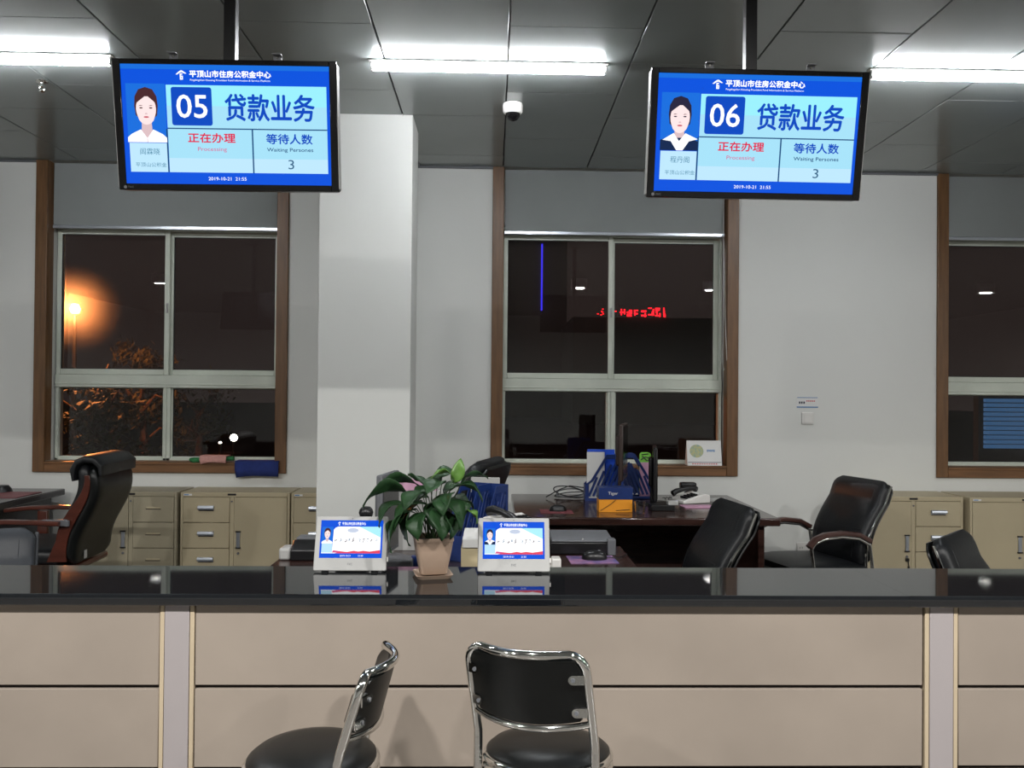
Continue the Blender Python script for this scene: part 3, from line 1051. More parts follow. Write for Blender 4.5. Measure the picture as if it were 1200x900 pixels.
def arm_chair(loc, rz, label, leather, scale=1.0, group='black chairs with chrome-edged backs', arms=True, chrome=True):
    """faces -y before rotation"""
    t = thing('office_armchair', label, 'chair', (loc[0], loc[1], 0), rz, group)
    t.scale = (scale,) * 3
    k = 24
    prof = []
    for i in range(k + 1):
        s = i / k
        z = .44 + .52 * s
        y = .20 + .17 * s - .045 * math.sin(PI * min(1, s * 1.35)) + .02 * s * s
        prof.append((y, z))
    bm = B(); pad_sections(bm, prof, .47, .085, .32, 28, END, ENDT)
    bk = obj('backrest', bm, leather, t)
    bm = B()
    for z0_ in (prof[11], ):
        tube(bm, [(x, z0_[0] - .044, z0_[1]) for x in (-.2, -.1, 0, .1, .2)], .003, 6)
    for x in (-.17, .17):
        tube(bm, [(x, p[0] - .042, p[1]) for p in prof[3:-2]], .0025, 6)
    obj('seam', bm, leather, bk)
    # back shell
    bm = B(); pad_sections(bm, [(y + .048, z) for y, z in prof[1:-1]], .455, .022, .3, 20, END)
    obj('back_shell', bm, M['vinyl'], t)
    bm = B(); pad_sections(bm, [(-.27, .42), (-.262, .43), (-.24, .438), (-.12, .445), (0, .442), (.12, .437), (.21, .43), (.235, .425)], .50, .095, .35, 24,
                           lambda s: .84 + .16 * min(1, min(s, 1 - s) / .14) ** .5, lambda s: .5 + .5 * min(1, min(s, 1 - s) / .12) ** .5)
    obj('seat', bm, leather, t)
    bm = B(); box(bm, -.21, .21, -.2, .2, .36, .395); obj('seat_pan', bm, M['black'], t, bevel=.01)
    for s in (-1, 1):
        x = s * .243
        bm = B(); tube(bm, [(s * .237, p[0] + .008, p[1]) for p in prof[1:-1]], .0085, 8)
        obj('side_edge', bm, M['chrome'] if chrome else leather, t, label='bright chrome edge' if chrome else None)
        if not arms:
            for yy in (-.2, .2):
                bm = B(); tube(bm, [(s * .19, yy * .9, .38), (s * .23, yy * 1.15, .2), (s * .24, yy * 1.25, .012)], .0125, 10)
                lg = obj('leg', bm, M['chrome'], t)
                bm = B(); lathe(bm, [(0, .014), (.016, .014), (.018, 0), (0, 0)], 12, (s * .24, yy * 1.25, 0)); obj('foot_glide', bm, M['black'], lg)
            continue
        xa = s * .275
        bm = B()
        arc = [(xa, .20, .60), (xa, .12, .640), (xa, 0, .655), (xa, -.12, .648), (xa, -.19, .625), (xa, -.215, .59), (xa, -.20, .5), (xa, -.17, .3), (xa, -.16, 0.012)]
        tube(bm, arc, .0105, 10)
        fr = obj('arm_frame', bm, M['chrome'], t)
        bm = B(); pad_sections(bm, [(a[1], a[2] + .022) for a in arc[:5]] + [(-.232, .605)], .045, .03, .6, 12)
        bm.transform(Matrix.Translation((xa, 0, 0)))
        obj('arm_pad', bm, M['armwood'], fr)
        bm = B(); tube(bm, [(s * .243, .215, .60), (xa, .20, .60), (xa, .215, .5), (xa, .24, .3), (xa, .27, .012)], .0105, 10)
        obj('rear_leg', bm, M['chrome'], t)
        bm = B(); tube(bm, [(xa, -.17, .3), (s * .2, -.1, .38)], .009, 8); tube(bm, [(xa, .24, .3), (s * .2, .1, .38)], .009, 8)
        obj('leg_brace', bm, M['chrome'], t)
        for yy in (-.16, .27):
            bm = B(); lathe(bm, [(0, .014), (.014, .014), (.016, 0), (0, 0)], 12, (xa, yy, 0)); obj('foot_glide', bm, M['black'], t)
    return t


def face(dx, dy):       # rotation turning local -y to (dx,dy)
    return math.atan2(dx, -dy)


arm_chair((1.93, 4.86), face(-.96, -.28), 'black leather armchair with dark wooden arms in front of the white wall, turned left', M['leather'], .97)
arm_chair((.85, 3.97), face(-.99, -.12), 'black chair with chrome-edged back in front of the right end of the middle desk', M['leather'], .945, arms=False)
arm_chair((2.15, 3.08), face(.71, -.70), 'black chair back in front of the two right-hand beige cabinets, turned right', M['leather'], .91, arms=False)
arm_chair((-1.95, 3.04), face(.42, -.90), 'slate grey chair back at the left edge of the picture, just behind the counter', M['leatherblue'], .90, group=None, arms=False, chrome=False)
arm_chair((-.44, 4.20), face(-.96, .28), 'black high chair back rising behind the potted plant, beside a grey cloth', M['leather'], 1.15, group=None, arms=False, chrome=False)


def executive_chair(loc, rz):
    t = thing('executive_chair', 'tall black leather chair with reddish wooden sides and arms under the left window', 'chair', (loc[0], loc[1], 0), rz)
    k = 24
    prof = []
    for i in range(k + 1):
        s = i / k
        z = .50 + .54 * s
        y = .22 + .10 * s - .03 * math.sin(2 * PI * s) + .02 * math.sin(PI * s)
        prof.append((y, z))
    bm = B(); pad_sections(bm, [(y - .025, z) for y, z in prof], .46, .09, .35, 28, END, ENDT); bk = obj('backrest', bm, M['leather'], t)
    bm = B(); pad_sections(bm, [(y + .035, z - .02) for y, z in prof], .50, .07, .25, 28, END, ENDT); obj('back_shell', bm, M['vinyl'], t)
    bm = B(); pad_sections(bm, [(prof[-1][0] + a, prof[-1][1] + b) for a, b in ((-.055, -.10), (-.06, -.04), (-.04, .0), (0, .018), (.05, .012), (.085, -.02), (.09, -.07))], .49, .05, .3, 24, None, ENDT)
    obj('head_roll', bm, M['leather'], bk)
    for s in (-1, 1):
        bm = B()
        outer, inner = [], []
        for i, (y, z) in enumerate(prof[:22]):
            q = i / 21
            w_ = .045 + .03 * math.sin(PI * q) ** 2 - .02 * q + (.05 * (1 - q * 4) if q < .25 else 0)
            outer.append((y + .02, z)); inner.append((y + .02 - w_ * 1.1, z))
        loft(bm, [[(s * .252, o_[0], o_[1]), (s * .252, i_[0], i_[1]), (s * .236, i_[0], i_[1]), (s * .236, o_[0], o_[1])] for o_, i_ in zip(outer, inner)])
        obj('wooden_side', bm, M['redwood'], t, bevel=.003)
        bm = B(); pad_sections(bm, [(.22, .715), (.1, .72), (-.05, .725), (-.22, .72), (-.36, .705)], .05, .026, .5, 14)
        bm.transform(Matrix.Translation((s * .285, 0, 0)))
        arm = obj('armrest', bm, M['redwood'], t)
        bm = B(); box(bm, s * .27 - .012, s * .27 + .012, .12, .25, .70, .735); lathe(bm, [(0, .03), (.014, .03), (.014, 0)], 12, (s * .27, .25, .70))
        obj('arm_bracket', bm, M['grey'], arm, bevel=.003)
        bm = B(); box(bm, s * .285 - .016, s * .285 + .016, -.17, -.11, .42, .705); obj('arm_post', bm, M['redwood'], arm, bevel=.006)
    bm = B(); pad_sections(bm, [(-.29, .50), (-.28, .515), (-.24, .527), (-.1, .53), (.05, .525), (.19, .518), (.22, .51)], .50, .11, .35, 24,
                           lambda s: .85 + .15 * min(1, min(s, 1 - s) / .14) ** .5, lambda s: .5 + .5 * min(1, min(s, 1 - s) / .12) ** .5)
    obj('seat', bm, M['leather'], t)
    bm = B(); box(bm, -.27, .27, -.26, .25, .425, .465); obj('seat_frame', bm, M['redwood'], t, bevel=.012)
    bm = B(); lathe(bm, [(0, .39), (.03, .39), (.03, .12), (0, .12)], 16); obj('gas_column', bm, M['black'], t)
    for k_ in range(5):
        a = 2 * PI * k_ / 5 + .3
        bm = B(); tube(bm, [(0, 0, .14), (.15 * math.cos(a), .15 * math.sin(a), .12), (.3 * math.cos(a), .3 * math.sin(a), .08)], [.03, .025, .018], 8)
        l = obj('leg', bm, M['redwood'], t)
        bm = B(); tube(bm, [(.3 * math.cos(a) - .02 * math.sin(a), .3 * math.sin(a) + .02 * math.cos(a), .028), (.3 * math.cos(a) + .02 * math.sin(a), .3 * math.sin(a) - .02 * math.cos(a), .028)], .028, 14)
        obj('castor', bm, M['black'], l)
    bm = B(); put = [(.1, .60), (.13, .60), (.13, .64), (.1, .64)]; box(bm, .12, .15, prof[2][0] + .072, prof[2][0] + .075, .50, .545); obj('care_tag', bm, M['lgrey'], t)
    return t


executive_chair((-2.57, 4.72), face(-1, -.05))

# grey cloth / jacket hanging on the tall chair behind the plant
c0 = at(571, 580, 4.3)
bm = B()
rows_ = []
for i in range(9):
    s = i / 8
    z = .17 - .42 * s
    rows_.append([(x * .12 * (1 + .15 * s), .012 * math.sin(x * 9 + s * 5), z) for x in [-1 + k / 4 for k in range(9)]])
vv = [[bm.verts.new(p) for p in r_] for r_ in rows_]
for a, b in zip(vv, vv[1:]):
    for k in range(8):
        bm.faces.new([a[k], a[k + 1], b[k + 1], b[k]])
o = obj('jacket', bm, mat('grey_jacket', (116, 112, 120), 0.9, noise=.1, scale=20))
o.location = (c0.x + .02, 4.42, c0.z - .06)
o.scale = (.6, 1, .8)
md = o.modifiers.new('thick', 'SOLIDIFY'); md.thickness = .012
tag(o, 'light grey cloth hanging beside the high black chair behind the potted plant', 'cloth')


# ------------------------------------------------------------------ filing cabinets
def cabinet(x0, x1, flip, label, m, pulls='cup', group='beige metal filing cabinets', yf=5.47):
    yb = 5.785
    w = x1 - x0
    t = thing('filing_cabinet', label, 'cabinet', (x0, yf, 0), 0, group)
    D = yb - yf
    bm = B(); box(bm, 0, w, .012, D, .0, .76)
    box(bm, 0, .016, 0, .012, 0, .76); box(bm, w - .016, w, 0, .012, 0, .76); box(bm, .016, w - .016, 0, .012, .73, .76); box(bm, .016, w - .016, 0, .012, 0, .04)
    mid = w * .47 if not flip else w * .53
    box(bm, mid - .014, mid + .014, 0, .012, .04, .73)
    obj('body', bm, m, t, bevel=.003)
    da, db = (.018, mid - .016) if not flip else (mid + .016, w - .018)
    oa, ob = (mid + .016, w - .018) if not flip else (.018, mid - .016)
    dh = (.728 - .042) / 4
    for k in range(4):
        z1 = .728 - k * dh
        bm = B(); box(bm, da, db, -.003, .0115, z1 - dh + .004, z1)
        d = obj('drawer', bm, m, t, bevel=.002, segs=1)
        c = (da + db) / 2; zc = z1 - dh * .42
        bm = B()
        if pulls == 'cup':
            prism(bm, [(-.004, -.014), (-.004, .016), (-.016, .016), (-.022, .006), (-.022, -.006), (-.018, -.006), (-.018, .002), (-.012, .010), (-.006, .010), (-.006, -.014)], c - .052, c + .052, axis='x')
            bm.transform(Matrix.Translation((0, 0, zc)))
            h_ = obj('handle', bm, M['alu'], d)
        else:
            box(bm, c - .045, c + .045, -.006, -.0035, zc - .006, zc + .006)
            h_ = obj('handle', bm, M['cab'], d, bevel=.001)
        bm = B(); box(bm, c - .05, c + .05, -.0045, -.0035, zc - .020 if pulls == 'cup' else zc - .011, zc - .012 if pulls == 'cup' else zc - .006); obj('recess_shade', bm, M['groove'], d)  # raised dark strip, coloured as the shade of a recess under the pull
    bm = B(); box(bm, oa, ob, -.003, .0115, .044, .728)
    dr = obj('door', bm, m, t, bevel=.002, segs=1)
    hx = oa + .03 if not flip else ob - .03
    bm = B(); box(bm, hx - .012, hx + .012, -.012, -.0035, .39, .50); obj('handle', bm, M['alu'], dr, bevel=.003)
    bm = B()
    for z in (.388, .496):
        box(bm, hx - .017, hx + .017, -.014, -.0035, z, z + .008)
    obj('handle_end', bm, M['black'], dr)
    bm = B(); tube(bm, [(hx, -.003, .355), (hx, -.009, .355)], .008, 12); obj('lock', bm, M['grey'], dr)
    bm = B(); tube(bm, [(mid, .001, .70), (mid, -.004, .70)], .006, 12); obj('frame_lock', bm, M['grey'], t)
    bm = B(); box(bm, mid - .028, mid + .028, -.004, .0005, .741, .753); obj('badge', bm, M['black'], t, bevel=.001)
    bm = B(); box(bm, .02, .075, -.001, .0, .738, .750); st = obj('sticker', bm, M['paper'], t)
    bm = B(); box(bm, .024, .055, -.0016, -.0011, .741, .747); obj('sticker_print', bm, M['blueink'], st)
    return t


cabinet(-2.75, -2.105, True, 'greyish beige cabinet beside the tall chair with thin slot drawer pulls', M['cabg'], 'slot')
cabinet(-2.08, -1.355, False, 'beige cabinet with three bright drawer pulls showing, below the blue cloth', M['cab'])
cabinet(-1.345, -.62, False, 'beige cabinet half hidden behind the white column', M['cab'])
cab_r = cabinet(2.475, 3.205, True, 'beige cabinet directly right of the turned armchair with keys in its door', M['cab'], yf=5.45)
cabinet(3.235, 3.96, True, 'beige cabinet at the right edge of the picture below the right window', M['cab'], yf=5.42)
# the right-hand one stands with its door on the left: keys hang in the lock of its neighbour
kx = None
for ch in cab_r.children:
    if ch.name.startswith('door'):
        w = .73; mid = w * .53; ob = mid - .016; kx = ob - .03
        bm = B(); box(bm, kx - .011, kx + .011, -.016, -.004, .325, .345)
        tube(bm, [(kx + .006, -.01, .325), (kx + .01, -.012, .29)], .003, 6); box(bm, kx + .004, kx + .016, -.014, -.008, .255, .29)
        obj('key', bm, M['black'], ch)

# ------------------------------------------------------------------ desks
def desk(x0, x1, y0, y1, label, m, th=.045, modesty=.35):
    t = thing('office_desk', label, 'desk', ((x0 + x1) / 2, (y0 + y1) / 2, 0))
    hw, hd = (x1 - x0) / 2, (y1 - y0) / 2
    bm = B(); box(bm, -hw, hw, -hd, hd, .75 - th, .75); obj('desktop', bm, m, t, bevel=.008, segs=3)
    for s in (-1, 1):
        bm = B(); box(bm, s * (hw - .09) - .018, s * (hw - .09) + .018, -hd + .06, hd - .04, 0, .75 - th); obj('side_panel', bm, m, t, bevel=.003)
    bm = B(); box(bm, -hw + .11, hw - .11, hd - modesty - .02, hd - modesty, .08, .75 - th); obj('modesty_panel', bm, m, t)
    bm = B(); box(bm, -hw + .11, -hw + .5, -hd + .08, hd - modesty - .03, .1, .75 - th); p = obj('drawer_unit', bm, m, t, bevel=.003)
    for k in range(3):
        bm = B(); box(bm, -hw + .12, -hw + .49, -hd + .065, -hd + .078, .12 + k * .19, .295 + k * .19); d = obj('drawer_front', bm, m, p, bevel=.002)
    return t


desk(.13, 1.625, 4.53, 5.57, 'dark brown glossy desk against the wall under the middle window', M['desk'])
desk(-.885, .59, 2.8, 3.70, 'dark brown desk directly behind the counter and plant', M['desk'])
desk(-4.5, -2.97, 4.2, 5.72, 'charcoal desk at the left edge of the picture beside the tall chair', M['deskdark'])

DZ = .75


def mouse(loc, rz, label, m):
    t = thing('computer_mouse', label, 'mouse', loc, rz)
    bm = B(); lathe(bm, [(0, .036), (.015, .034), (.026, .026), (.031, .012), (.031, 0), (0, 0)], 20)
    bm.transform(Matrix.Diagonal((1.7, 1, 1, 1))); obj('shell', bm, m, t)
    bm = B(); tube(bm, [(.02, -.004, .033), (.02, .004, .033)], .006, 10); obj('wheel', bm, M['grey'], t)
    bm = B(); tube(bm, [(.05, 0, .008), (.09, .01, .004), (.13, .04, .004), (.15, .09, .004)], .002, 6); obj('cable', bm, m, t)
    return t


def slab(name, loc, rz, sx, sy, sz, m, label, cat, bev=.002):
    bm = B(); box(bm, -sx / 2, sx / 2, -sy / 2, sy / 2, 0, sz)
    o = obj(name, bm, m, None, bevel=bev); o.location = loc; o.rotation_euler = (0, 0, rz)
    return tag(o, label, cat)


def telephone(loc, rz, label, m1, m2, s=1.0):
    t = thing('telephone', label, 'telephone', loc, rz)
    t.scale = (s,) * 3
    bm = B(); prism(bm, [(-.10, 0), (.10, 0), (.10, .05), (.06, .06), (-.10, .02)], -.085, .085, axis='x'); obj('base', bm, m1, t, bevel=.006)
    bm = B()
    tube(bm, [(-.058, -.09, .05), (-.058, -.06, .066), (-.058, 0, .078), (-.058, .06, .082), (-.058, .09, .072)], [.02, .018, .014, .018, .02], 10)
    obj('handset', bm, m2, t)
    bm = B()
    for i in range(3):
        for j in range(4):
            box(bm, .0 + i * .024, .018 + i * .024, -.07 + j * .024, -.056 + j * .024, .03 + j * .005, .044 + j * .005)
    obj('keypad', bm, m2, t)
    bm = B(); tube(bm, [(-.058 + .01 * math.cos(k), -.1 - k * .004, .02 + .008 * math.sin(k)) for k in range(0, 16)], .0025, 6); obj('cord', bm, m2, t)
    return t


def file_rack(loc, rz, label, bays=1):
    """magazine rack: sloping sides with diagonal slats, open top"""
    t = thing('file_rack', label, 'file rack', loc, rz)
    W = .085
    D, Hh = .25, .30
    for b in range(bays + 1):
        x = b * W
        bm = B()
        out = [(0, 0), (D, 0), (D, Hh), (D * .55, Hh), (D * .15, Hh * .45), (0, Hh * .35)]
        n = len(out)
        # frame strip round the outline
        for i in range(n):
            a, c = Vector(out[i]), Vector(out[(i + 1) % n])
            mid = Vector((D * .6, Hh * .4))
            ia, ic = a.lerp(mid, .16), c.lerp(mid, .16)
            vs = [[(x + dx, p.x, p.y) for p in (a, c, ic, ia)] for dx in (0, .003)]
            loft(bm, vs)
        for k in range(7):   # diagonal slats
            y0 = D * (.10 + k * .11)
            z0 = .03
            l = .9
            p0 = Vector((y0, z0)); d = Vector((.42, 1)).normalized()
            L = min((D - .02 - y0) / max(d.x, .01), (Hh * (.35 + max(0, min(1, (y0 / D - .05) / .5)) * .62)) / d.y)
            p1 = p0 + d * L
            w_ = Vector((.007, -.003))
            vs = [[(x + dx, p.x, p.y) for p in (p0 - w_, p0 + w_, p1 + w_, p1 - w_)] for dx in (.0002, .0028)]
            loft(bm, vs)
        obj('side_panel', bm, M['bluep'], t, smooth=False)
    bm = B(); box(bm, 0, bays * W, D - .003, D, 0, Hh); box(bm, 0, bays * W, 0, D, 0, .004); box(bm, 0, bays * W, 0, .003, 0, Hh * .35)
    obj('tray', bm, M['bluep'], t)
    return t


# --- on the middle desk
P = lambda px, py, Y: (at(px, py, Y).x, Y, DZ)
PZ = DZ
file_rack((at(684, 588, 5.3).x, 5.31, PZ), R(-90), 'left of two blue slatted file racks on the middle desk, holding papers', 1)
file_rack((at(767, 588, 5.36).x, 5.33, PZ), R(90), 'right of two blue slatted file racks on the middle desk, with a pink card', 1)
slab('document_folder', (at(698, 560, 5.24).x, 5.243, PZ + .0045), 0, .115, .012, .31, M['paper'], 'white document folder standing in the left blue rack', 'folder')
slab('blue_folder', (at(704, 560, 5.28).x, 5.28, PZ + .0045), 0, .18, .01, .325, M['bluef'], 'royal blue folder standing behind the white one in the left rack', 'folder')
slab('pink_card', (at(757, 560, 5.36).x, 5.365, PZ + .0045), 0, .085, .004, .235, M['pinkp'], 'pink card standing in the right blue rack', 'card')
bm = B(); prism(bm, rrect(.075, .30, .02, cy=.15), -.008, .008)
for q in ([(-.03, .25), (0, .27), (.03, .262)], [(-.02, .275), (.01, .245), (.035, .25)], [(-.025, .285), (.02, .29)]):
    tube(bm, [(a, -.0095, b) for a, b in q], .004, 6, mi=1)
o = obj('snack_packet', bm, [M['greenp'], M['black']]); o.location = (at(756, 536, 5.39).x, 5.392, PZ + .0045)
tag(o, 'bright green packet with black marks behind the pink card', 'packet')


def monitor(loc, rz, w, h, zb, label, m=None, group=None):
    t = thing('computer_monitor', label, 'monitor', loc, rz, group)
    m = m or M['black']
    bm = B(); box(bm, -w / 2, w / 2, -.012, .014, zb, zb + h); c = obj('casing', bm, m, t, bevel=.006)
    bm = B(); box(bm, -w / 2 + .014, w / 2 - .014, -.0135, -.0125, zb + .018, zb + h - .014); obj('screen_glass', bm, M['blackgloss'], c)
    bm = B(); box(bm, -w / 4, w / 4, .014, .04, zb + h * .25, zb + h * .8); obj('back_housing', bm, m, t, bevel=.01)
    bm = B(); box(bm, -.025, .025, .014, .03, 0.01, zb + h * .4); obj('stand', bm, m, t, bevel=.004)
    bm = B(); lathe(bm, [(0, .014), (.09, .012), (.11, .004), (.11, 0), (0, 0)], 28, (0, .01, 0)); obj('foot', bm, m, t)
    return t


monitor((at(731, 600, 4.95).x, 4.98, PZ), R(76), .34, .34, .17, 'dark brown-backed monitor seen edge-on between the two blue racks', M['brownb'], 'edge-on monitors on the middle desk')
monitor((at(768, 600, 5.1).x, 5.12, PZ), R(80), .30, .33, .03, 'black monitor seen edge-on right of the pink card', M['black'], 'edge-on monitors on the middle desk')

t = thing('tea_box', 'orange box with blue lettered upper half on the middle desk', 'box', P(720, 600, 4.78))
bm = B(); box(bm, -.098, .098, -.05, .05, 0, .075); obj('lower_half', bm, M['orange'], t, bevel=.002)
bm = B(); box(bm, -.1, .1, -.052, .052, .0755, .145); lid = obj('upper_half', bm, M['bluep'], t, bevel=.002)
bm = B(); put_text(bm, 'Tiger', -.045, .012, .098, .12, -.0528, .0); obj('lettering', bm, M['white'], lid, smooth=False)
bm = B(); tube(bm, [(-.09, -.055, .01), (-.03, -.06, .05), (.0, -.058, .075)], .0018, 6); tube(bm, [(.0, -.056, .012), (.08, -.058, .018)], .0018, 6); obj('cable', bm, M['black'], t)

slab('mouse_pad', P(652, 600, 4.75), 0, .19, .15, .003, M['padred'], 'reddish mouse pad at the left of the middle desk', 'mouse pad')
mouse((at(654, 594, 4.75).x, 4.76, PZ + .0032), R(10), 'black mouse on the reddish pad of the middle desk', M['black'])
t = thing('cable_coil', 'loose black and grey cable coil left of the blue racks on the middle desk', 'cable', P(668, 580, 5.35))
for k, (r_, h_) in enumerate(((.11, .07), (.09, .05), (.1, .03))):
    bm = B(); tube(bm, [(r_ * math.cos(R(a)), .03 * math.sin(R(a)) + k * .012, .008 + h_ * .5 + h_ * .5 * math.sin(R(a + 40 * k - 30))) for a in range(0, 360, 20)], .004, 6, closed=True)
    obj('loop', bm, (M['black'], M['grey'], M['black'])[k], t)
bm = B(); tube(bm, [(-.16, -.02, .01), (-.12, 0, .03), (-.06, .01, .06), (.0, .02, .08), (.1, 0, .07)], .004, 6); obj('lead', bm, M['black'], t)
telephone(P(808, 583, 5.2), R(-70), 'black and white desk telephone right of the racks on the middle desk', M['white'], M['black'], 1.0)
t = thing('desk_webcam', 'small black device standing against the wall behind the black and white telephone', 'device', P(806, 578, 5.45))
bm = B(); box(bm, -.055, .055, -.03, .03, .055, .10); obj('body', bm, M['black'], t, bevel=.012)
bm = B(); box(bm, -.02, .02, -.02, .02, 0, .056); obj('foot', bm, M['black'], t)
slab('note_pad', P(818, 590, 4.98), R(4), .2, .12, .006, M['pinkp'], 'flat pink-edged pad lying in front of the desk telephone', 'note pad')
slab('card_reader', P(838, 585, 5.25), R(-6), .13, .05, .02, M['lgrey'], 'thin light grey bar beside the desk telephone', 'device')
t = thing('glass_tumbler', 'small clear plastic cup beside the orange box on the middle desk', 'cup', P(750, 603, 4.68))
bm = B(); lathe(bm, [(0, .004), (.026, .004), (.034, .075), (.031, .075), (.024, .008), (0, .008)], 20)
gm, nt, bs = new_mat('clear_plastic'); bs.inputs['Transmission Weight'].default_value = 1.0; bs.inputs['Roughness'].default_value = .05
obj('cup', bm, gm, t)
t = thing('desk_tray', 'black low tray of oddments in front of the edge-on black monitor', 'tray', P(775, 598, 4.85))
bm = B(); box(bm, -.07, .07, -.06, .06, 0, .035); obj('base', bm, M['black'], t, bevel=.004)
bm = B(); box(bm, .03, .09, -.055, -.01, .0352, .06); obj('white_block', bm, M['lgrey'], t, bevel=.003)

# --- on the counter-side desk
t = thing('document_printer', 'flat black scanner with a silver top edge right of the right tablet', 'printer', (at(680, 640, 3.59).x, 3.59, DZ))
bm = B(); box(bm, -.14, .13, -.1, .1, 0, .055); obj('base', bm, M['black'], t, bevel=.006)
bm = B(); prism(bm, [(-.105, .056), (.105, .056), (.105, .074), (-.09, .066)], -.135, .132, axis='x'); obj('lid', bm, M['grey'], t, bevel=.006)
bm = B(); tube(bm, [(0, -.092, .0665), (0, -.094, .0665)], .004, 8); obj('button', bm, M['lgrey'], t)
slab('adapter', (at(716, 640, 3.5).x, 3.5, DZ), 0, .035, .05, .07, M['grey'], 'upright grey block at the right end of the flat scanner', 'adapter', .004)
slab('mouse_pad', (at(694, 655, 3.38).x, 3.385, DZ), R(3), .2, .15, .003, M['padblue'], 'blue and pink printed mouse pad right of the right tablet', 'mouse pad')
mouse((at(697, 652, 3.38).x, 3.39, DZ + .0032), R(0), 'black mouse on the printed pad behind the counter', M['black'])
t = thing('card_terminal', 'small white plastic terminal just behind the right tablet', 'device', (at(652, 645, 3.0).x, 3.02, DZ))
bm = B(); box(bm, -.018, .018, -.03, .03, 0, .085); obj('body', bm, M['white'], t, bevel=.006)
bm = B(); box(bm, -.05, -.0185, -.02, .02, .045, .06); obj('plug', bm, M['white'], t, bevel=.004)
telephone((at(603, 606, 3.2).x, 3.17, .905), R(35), 'white telephone standing on the carton behind the right tablet', M['white'], M['black'], 1.0)
t = thing('carton', 'beige cardboard carton with a white lid behind the right tablet', 'box', (at(572, 640, 3.1).x, 3.10, DZ))
bm = B(); box(bm, -.10, .19, -.09, .15, 0, .12); obj('body', bm, M['carton'], t, bevel=.003)
bm = B(); box(bm, -.095, .195, -.095, .155, .1205, .154); obj('lid', bm, M['paper'], t, bevel=.003)
for (px, rz_, lb) in ((520, R(-28), 'blue slatted file rack right behind the potted plant'),):
    rk = file_rack((at(px, 640, 3.4).x, 3.37, DZ), rz_, lb, 2)
slab('paper_stack', (at(568, 640, 3.6).x, 3.645, DZ), R(-8), .13, .012, .315, M['lgrey'], 'white papers standing behind the blue rack by the plant', 'papers')
monitor((at(455, 655, 3.40).x, 3.38, DZ), R(80), .24, .33, .03, 'dark grey monitor seen edge-on left of the plant', M['grey'])
slab('pink_folder', (at(488, 570, 3.62).x, 3.6, at(488, 574, 3.6).z), R(0), .19, .06, .045, M['pinkp'], 'translucent pink folder lying high behind the plant', 'folder')
slab('document_box', (at(489, 640, 3.6).x, 3.61, DZ), R(0), .20, .08, at(488, 574, 3.6).z - DZ - .0005, M['lgrey'], 'light grey file box under the pink folder behind the plant', 'box')
slab('grey_case', (at(468, 645, 2.95).x, 2.95, DZ), R(0), .1, .1, .095, M['grey'], 'small grey case behind the counter between left tablet and pot', 'case', .005)
slab('blue_bottle_pack', (at(486, 650, 2.95).x, 2.97, DZ), R(0), .03, .03, .10, M['bluep'], 'narrow dark blue pack just left of the pot', 'pack', .005)
t = thing('receipt_printer', 'black receipt printer left of the left tablet behind the counter', 'printer', (at(364, 640, 3.4).x, 3.42, DZ))
bm = B(); prism(bm, [(-.08, 0), (.08, 0), (.08, .075), (-.03, .075), (-.08, .045)], -.07, .07, axis='x'); obj('body', bm, M['black'], t, bevel=.006)
bm = B(); box(bm, -.06, .06, -.02, .06, .0755, .085); obj('lid', bm, M['grey'], t, bevel=.003)
bm = B(); box(bm, -.12, -.072, -.07, .02, 0, .05); obj('paper_roll', bm, M['lgrey'], t, bevel=.01)
t = thing('webcam', 'round black webcam peeping over the left tablet', 'webcam', (at(429, 604, 3.0).x, 3.0, DZ))
t.scale = (.9, .9, .93)
bm = B(); lathe(bm, [(0, .295), (.016, .293), (.026, .283), (.03, .27), (.024, .25), (0, .246)], 16); obj('head', bm, M['black'], t)
bm = B(); tube(bm, [(0, 0, .247), (0, 0, .01)], .006, 8); lathe(bm, [(0, .012), (.04, .01), (.045, 0), (0, 0)], 20); obj('stand', bm, M['black'], t)
for k in range(4):
    pass

# --- on the left desk
t = thing('desk_device', 'black low device at the far left on the charcoal desk', 'device', (at(2, 578, 5.5).x, 5.5, DZ))
bm = B(); lathe(bm, [(0, .05), (.04, .045), (.06, .02), (.065, 0), (0, 0)], 20); obj('body', bm, M['black'], t)
slab('leather_mat', (at(16, 582, 5.4).x, 5.35, DZ), 0, .26, .3, .004, M['padred'], 'dark red mat on the charcoal desk at far left', 'mat')

# ------------------------------------------------------------------ on walls and sills
t = thing('wall_notice', 'small printed notice card on the wall above the switch', 'notice', (2.267, WY, 1.392))
bm = B(); box(bm, -.079, .079, -.003, -.0003, -.04, .04); c = obj('card', bm, M['paper'], t)
bm = B()
for k in range(3):
    box(bm, -.062 + k * .016, -.051 + k * .016, -.0036, -.0032, -.010, .006, mi=2)
for k in range(6):
    box(bm, -.008 + k * .011, .0 + k * .011, -.0036, -.0032, .006, .014, mi=1)
box(bm, -.078, .078, -.0038, -.0032, -.038, -.030, mi=0); box(bm, -.074, .074, -.0036, -.0032, .032, .037, mi=0)
obj('notice_print', bm, [M['blueink'], M['redink'], M['ink']], c, smooth=False)
t = thing('light_switch', 'white wall switch below the small notice card', 'switch', (2.267, WY, 1.278))
bm = B(); box(bm, -.043, .043, -.012, -.0003, -.043, .043); obj('plate', bm, M['white'], t, bevel=.004)
bm = B(); box(bm, -.03, .03, -.016, -.0122, -.032, .032); obj('rocker', bm, M['white'], t, bevel=.002)
t = thing('wall_socket', 'white wall socket low on the wall behind the turned armchair', 'socket', (2.254, WY, .345))
bm = B(); box(bm, -.06, .06, -.01, -.0003, -.04, .04); pz = obj('plate', bm, M['white'], t, bevel=.004)
bm = B()
for x_ in (-.03, .03):
    for a in (-.008, .008):
        box(bm, x_ + a - .0015, x_ + a + .0015, -.0106, -.0101, -.006, .008)
obj('slots', bm, M['black'], pz)

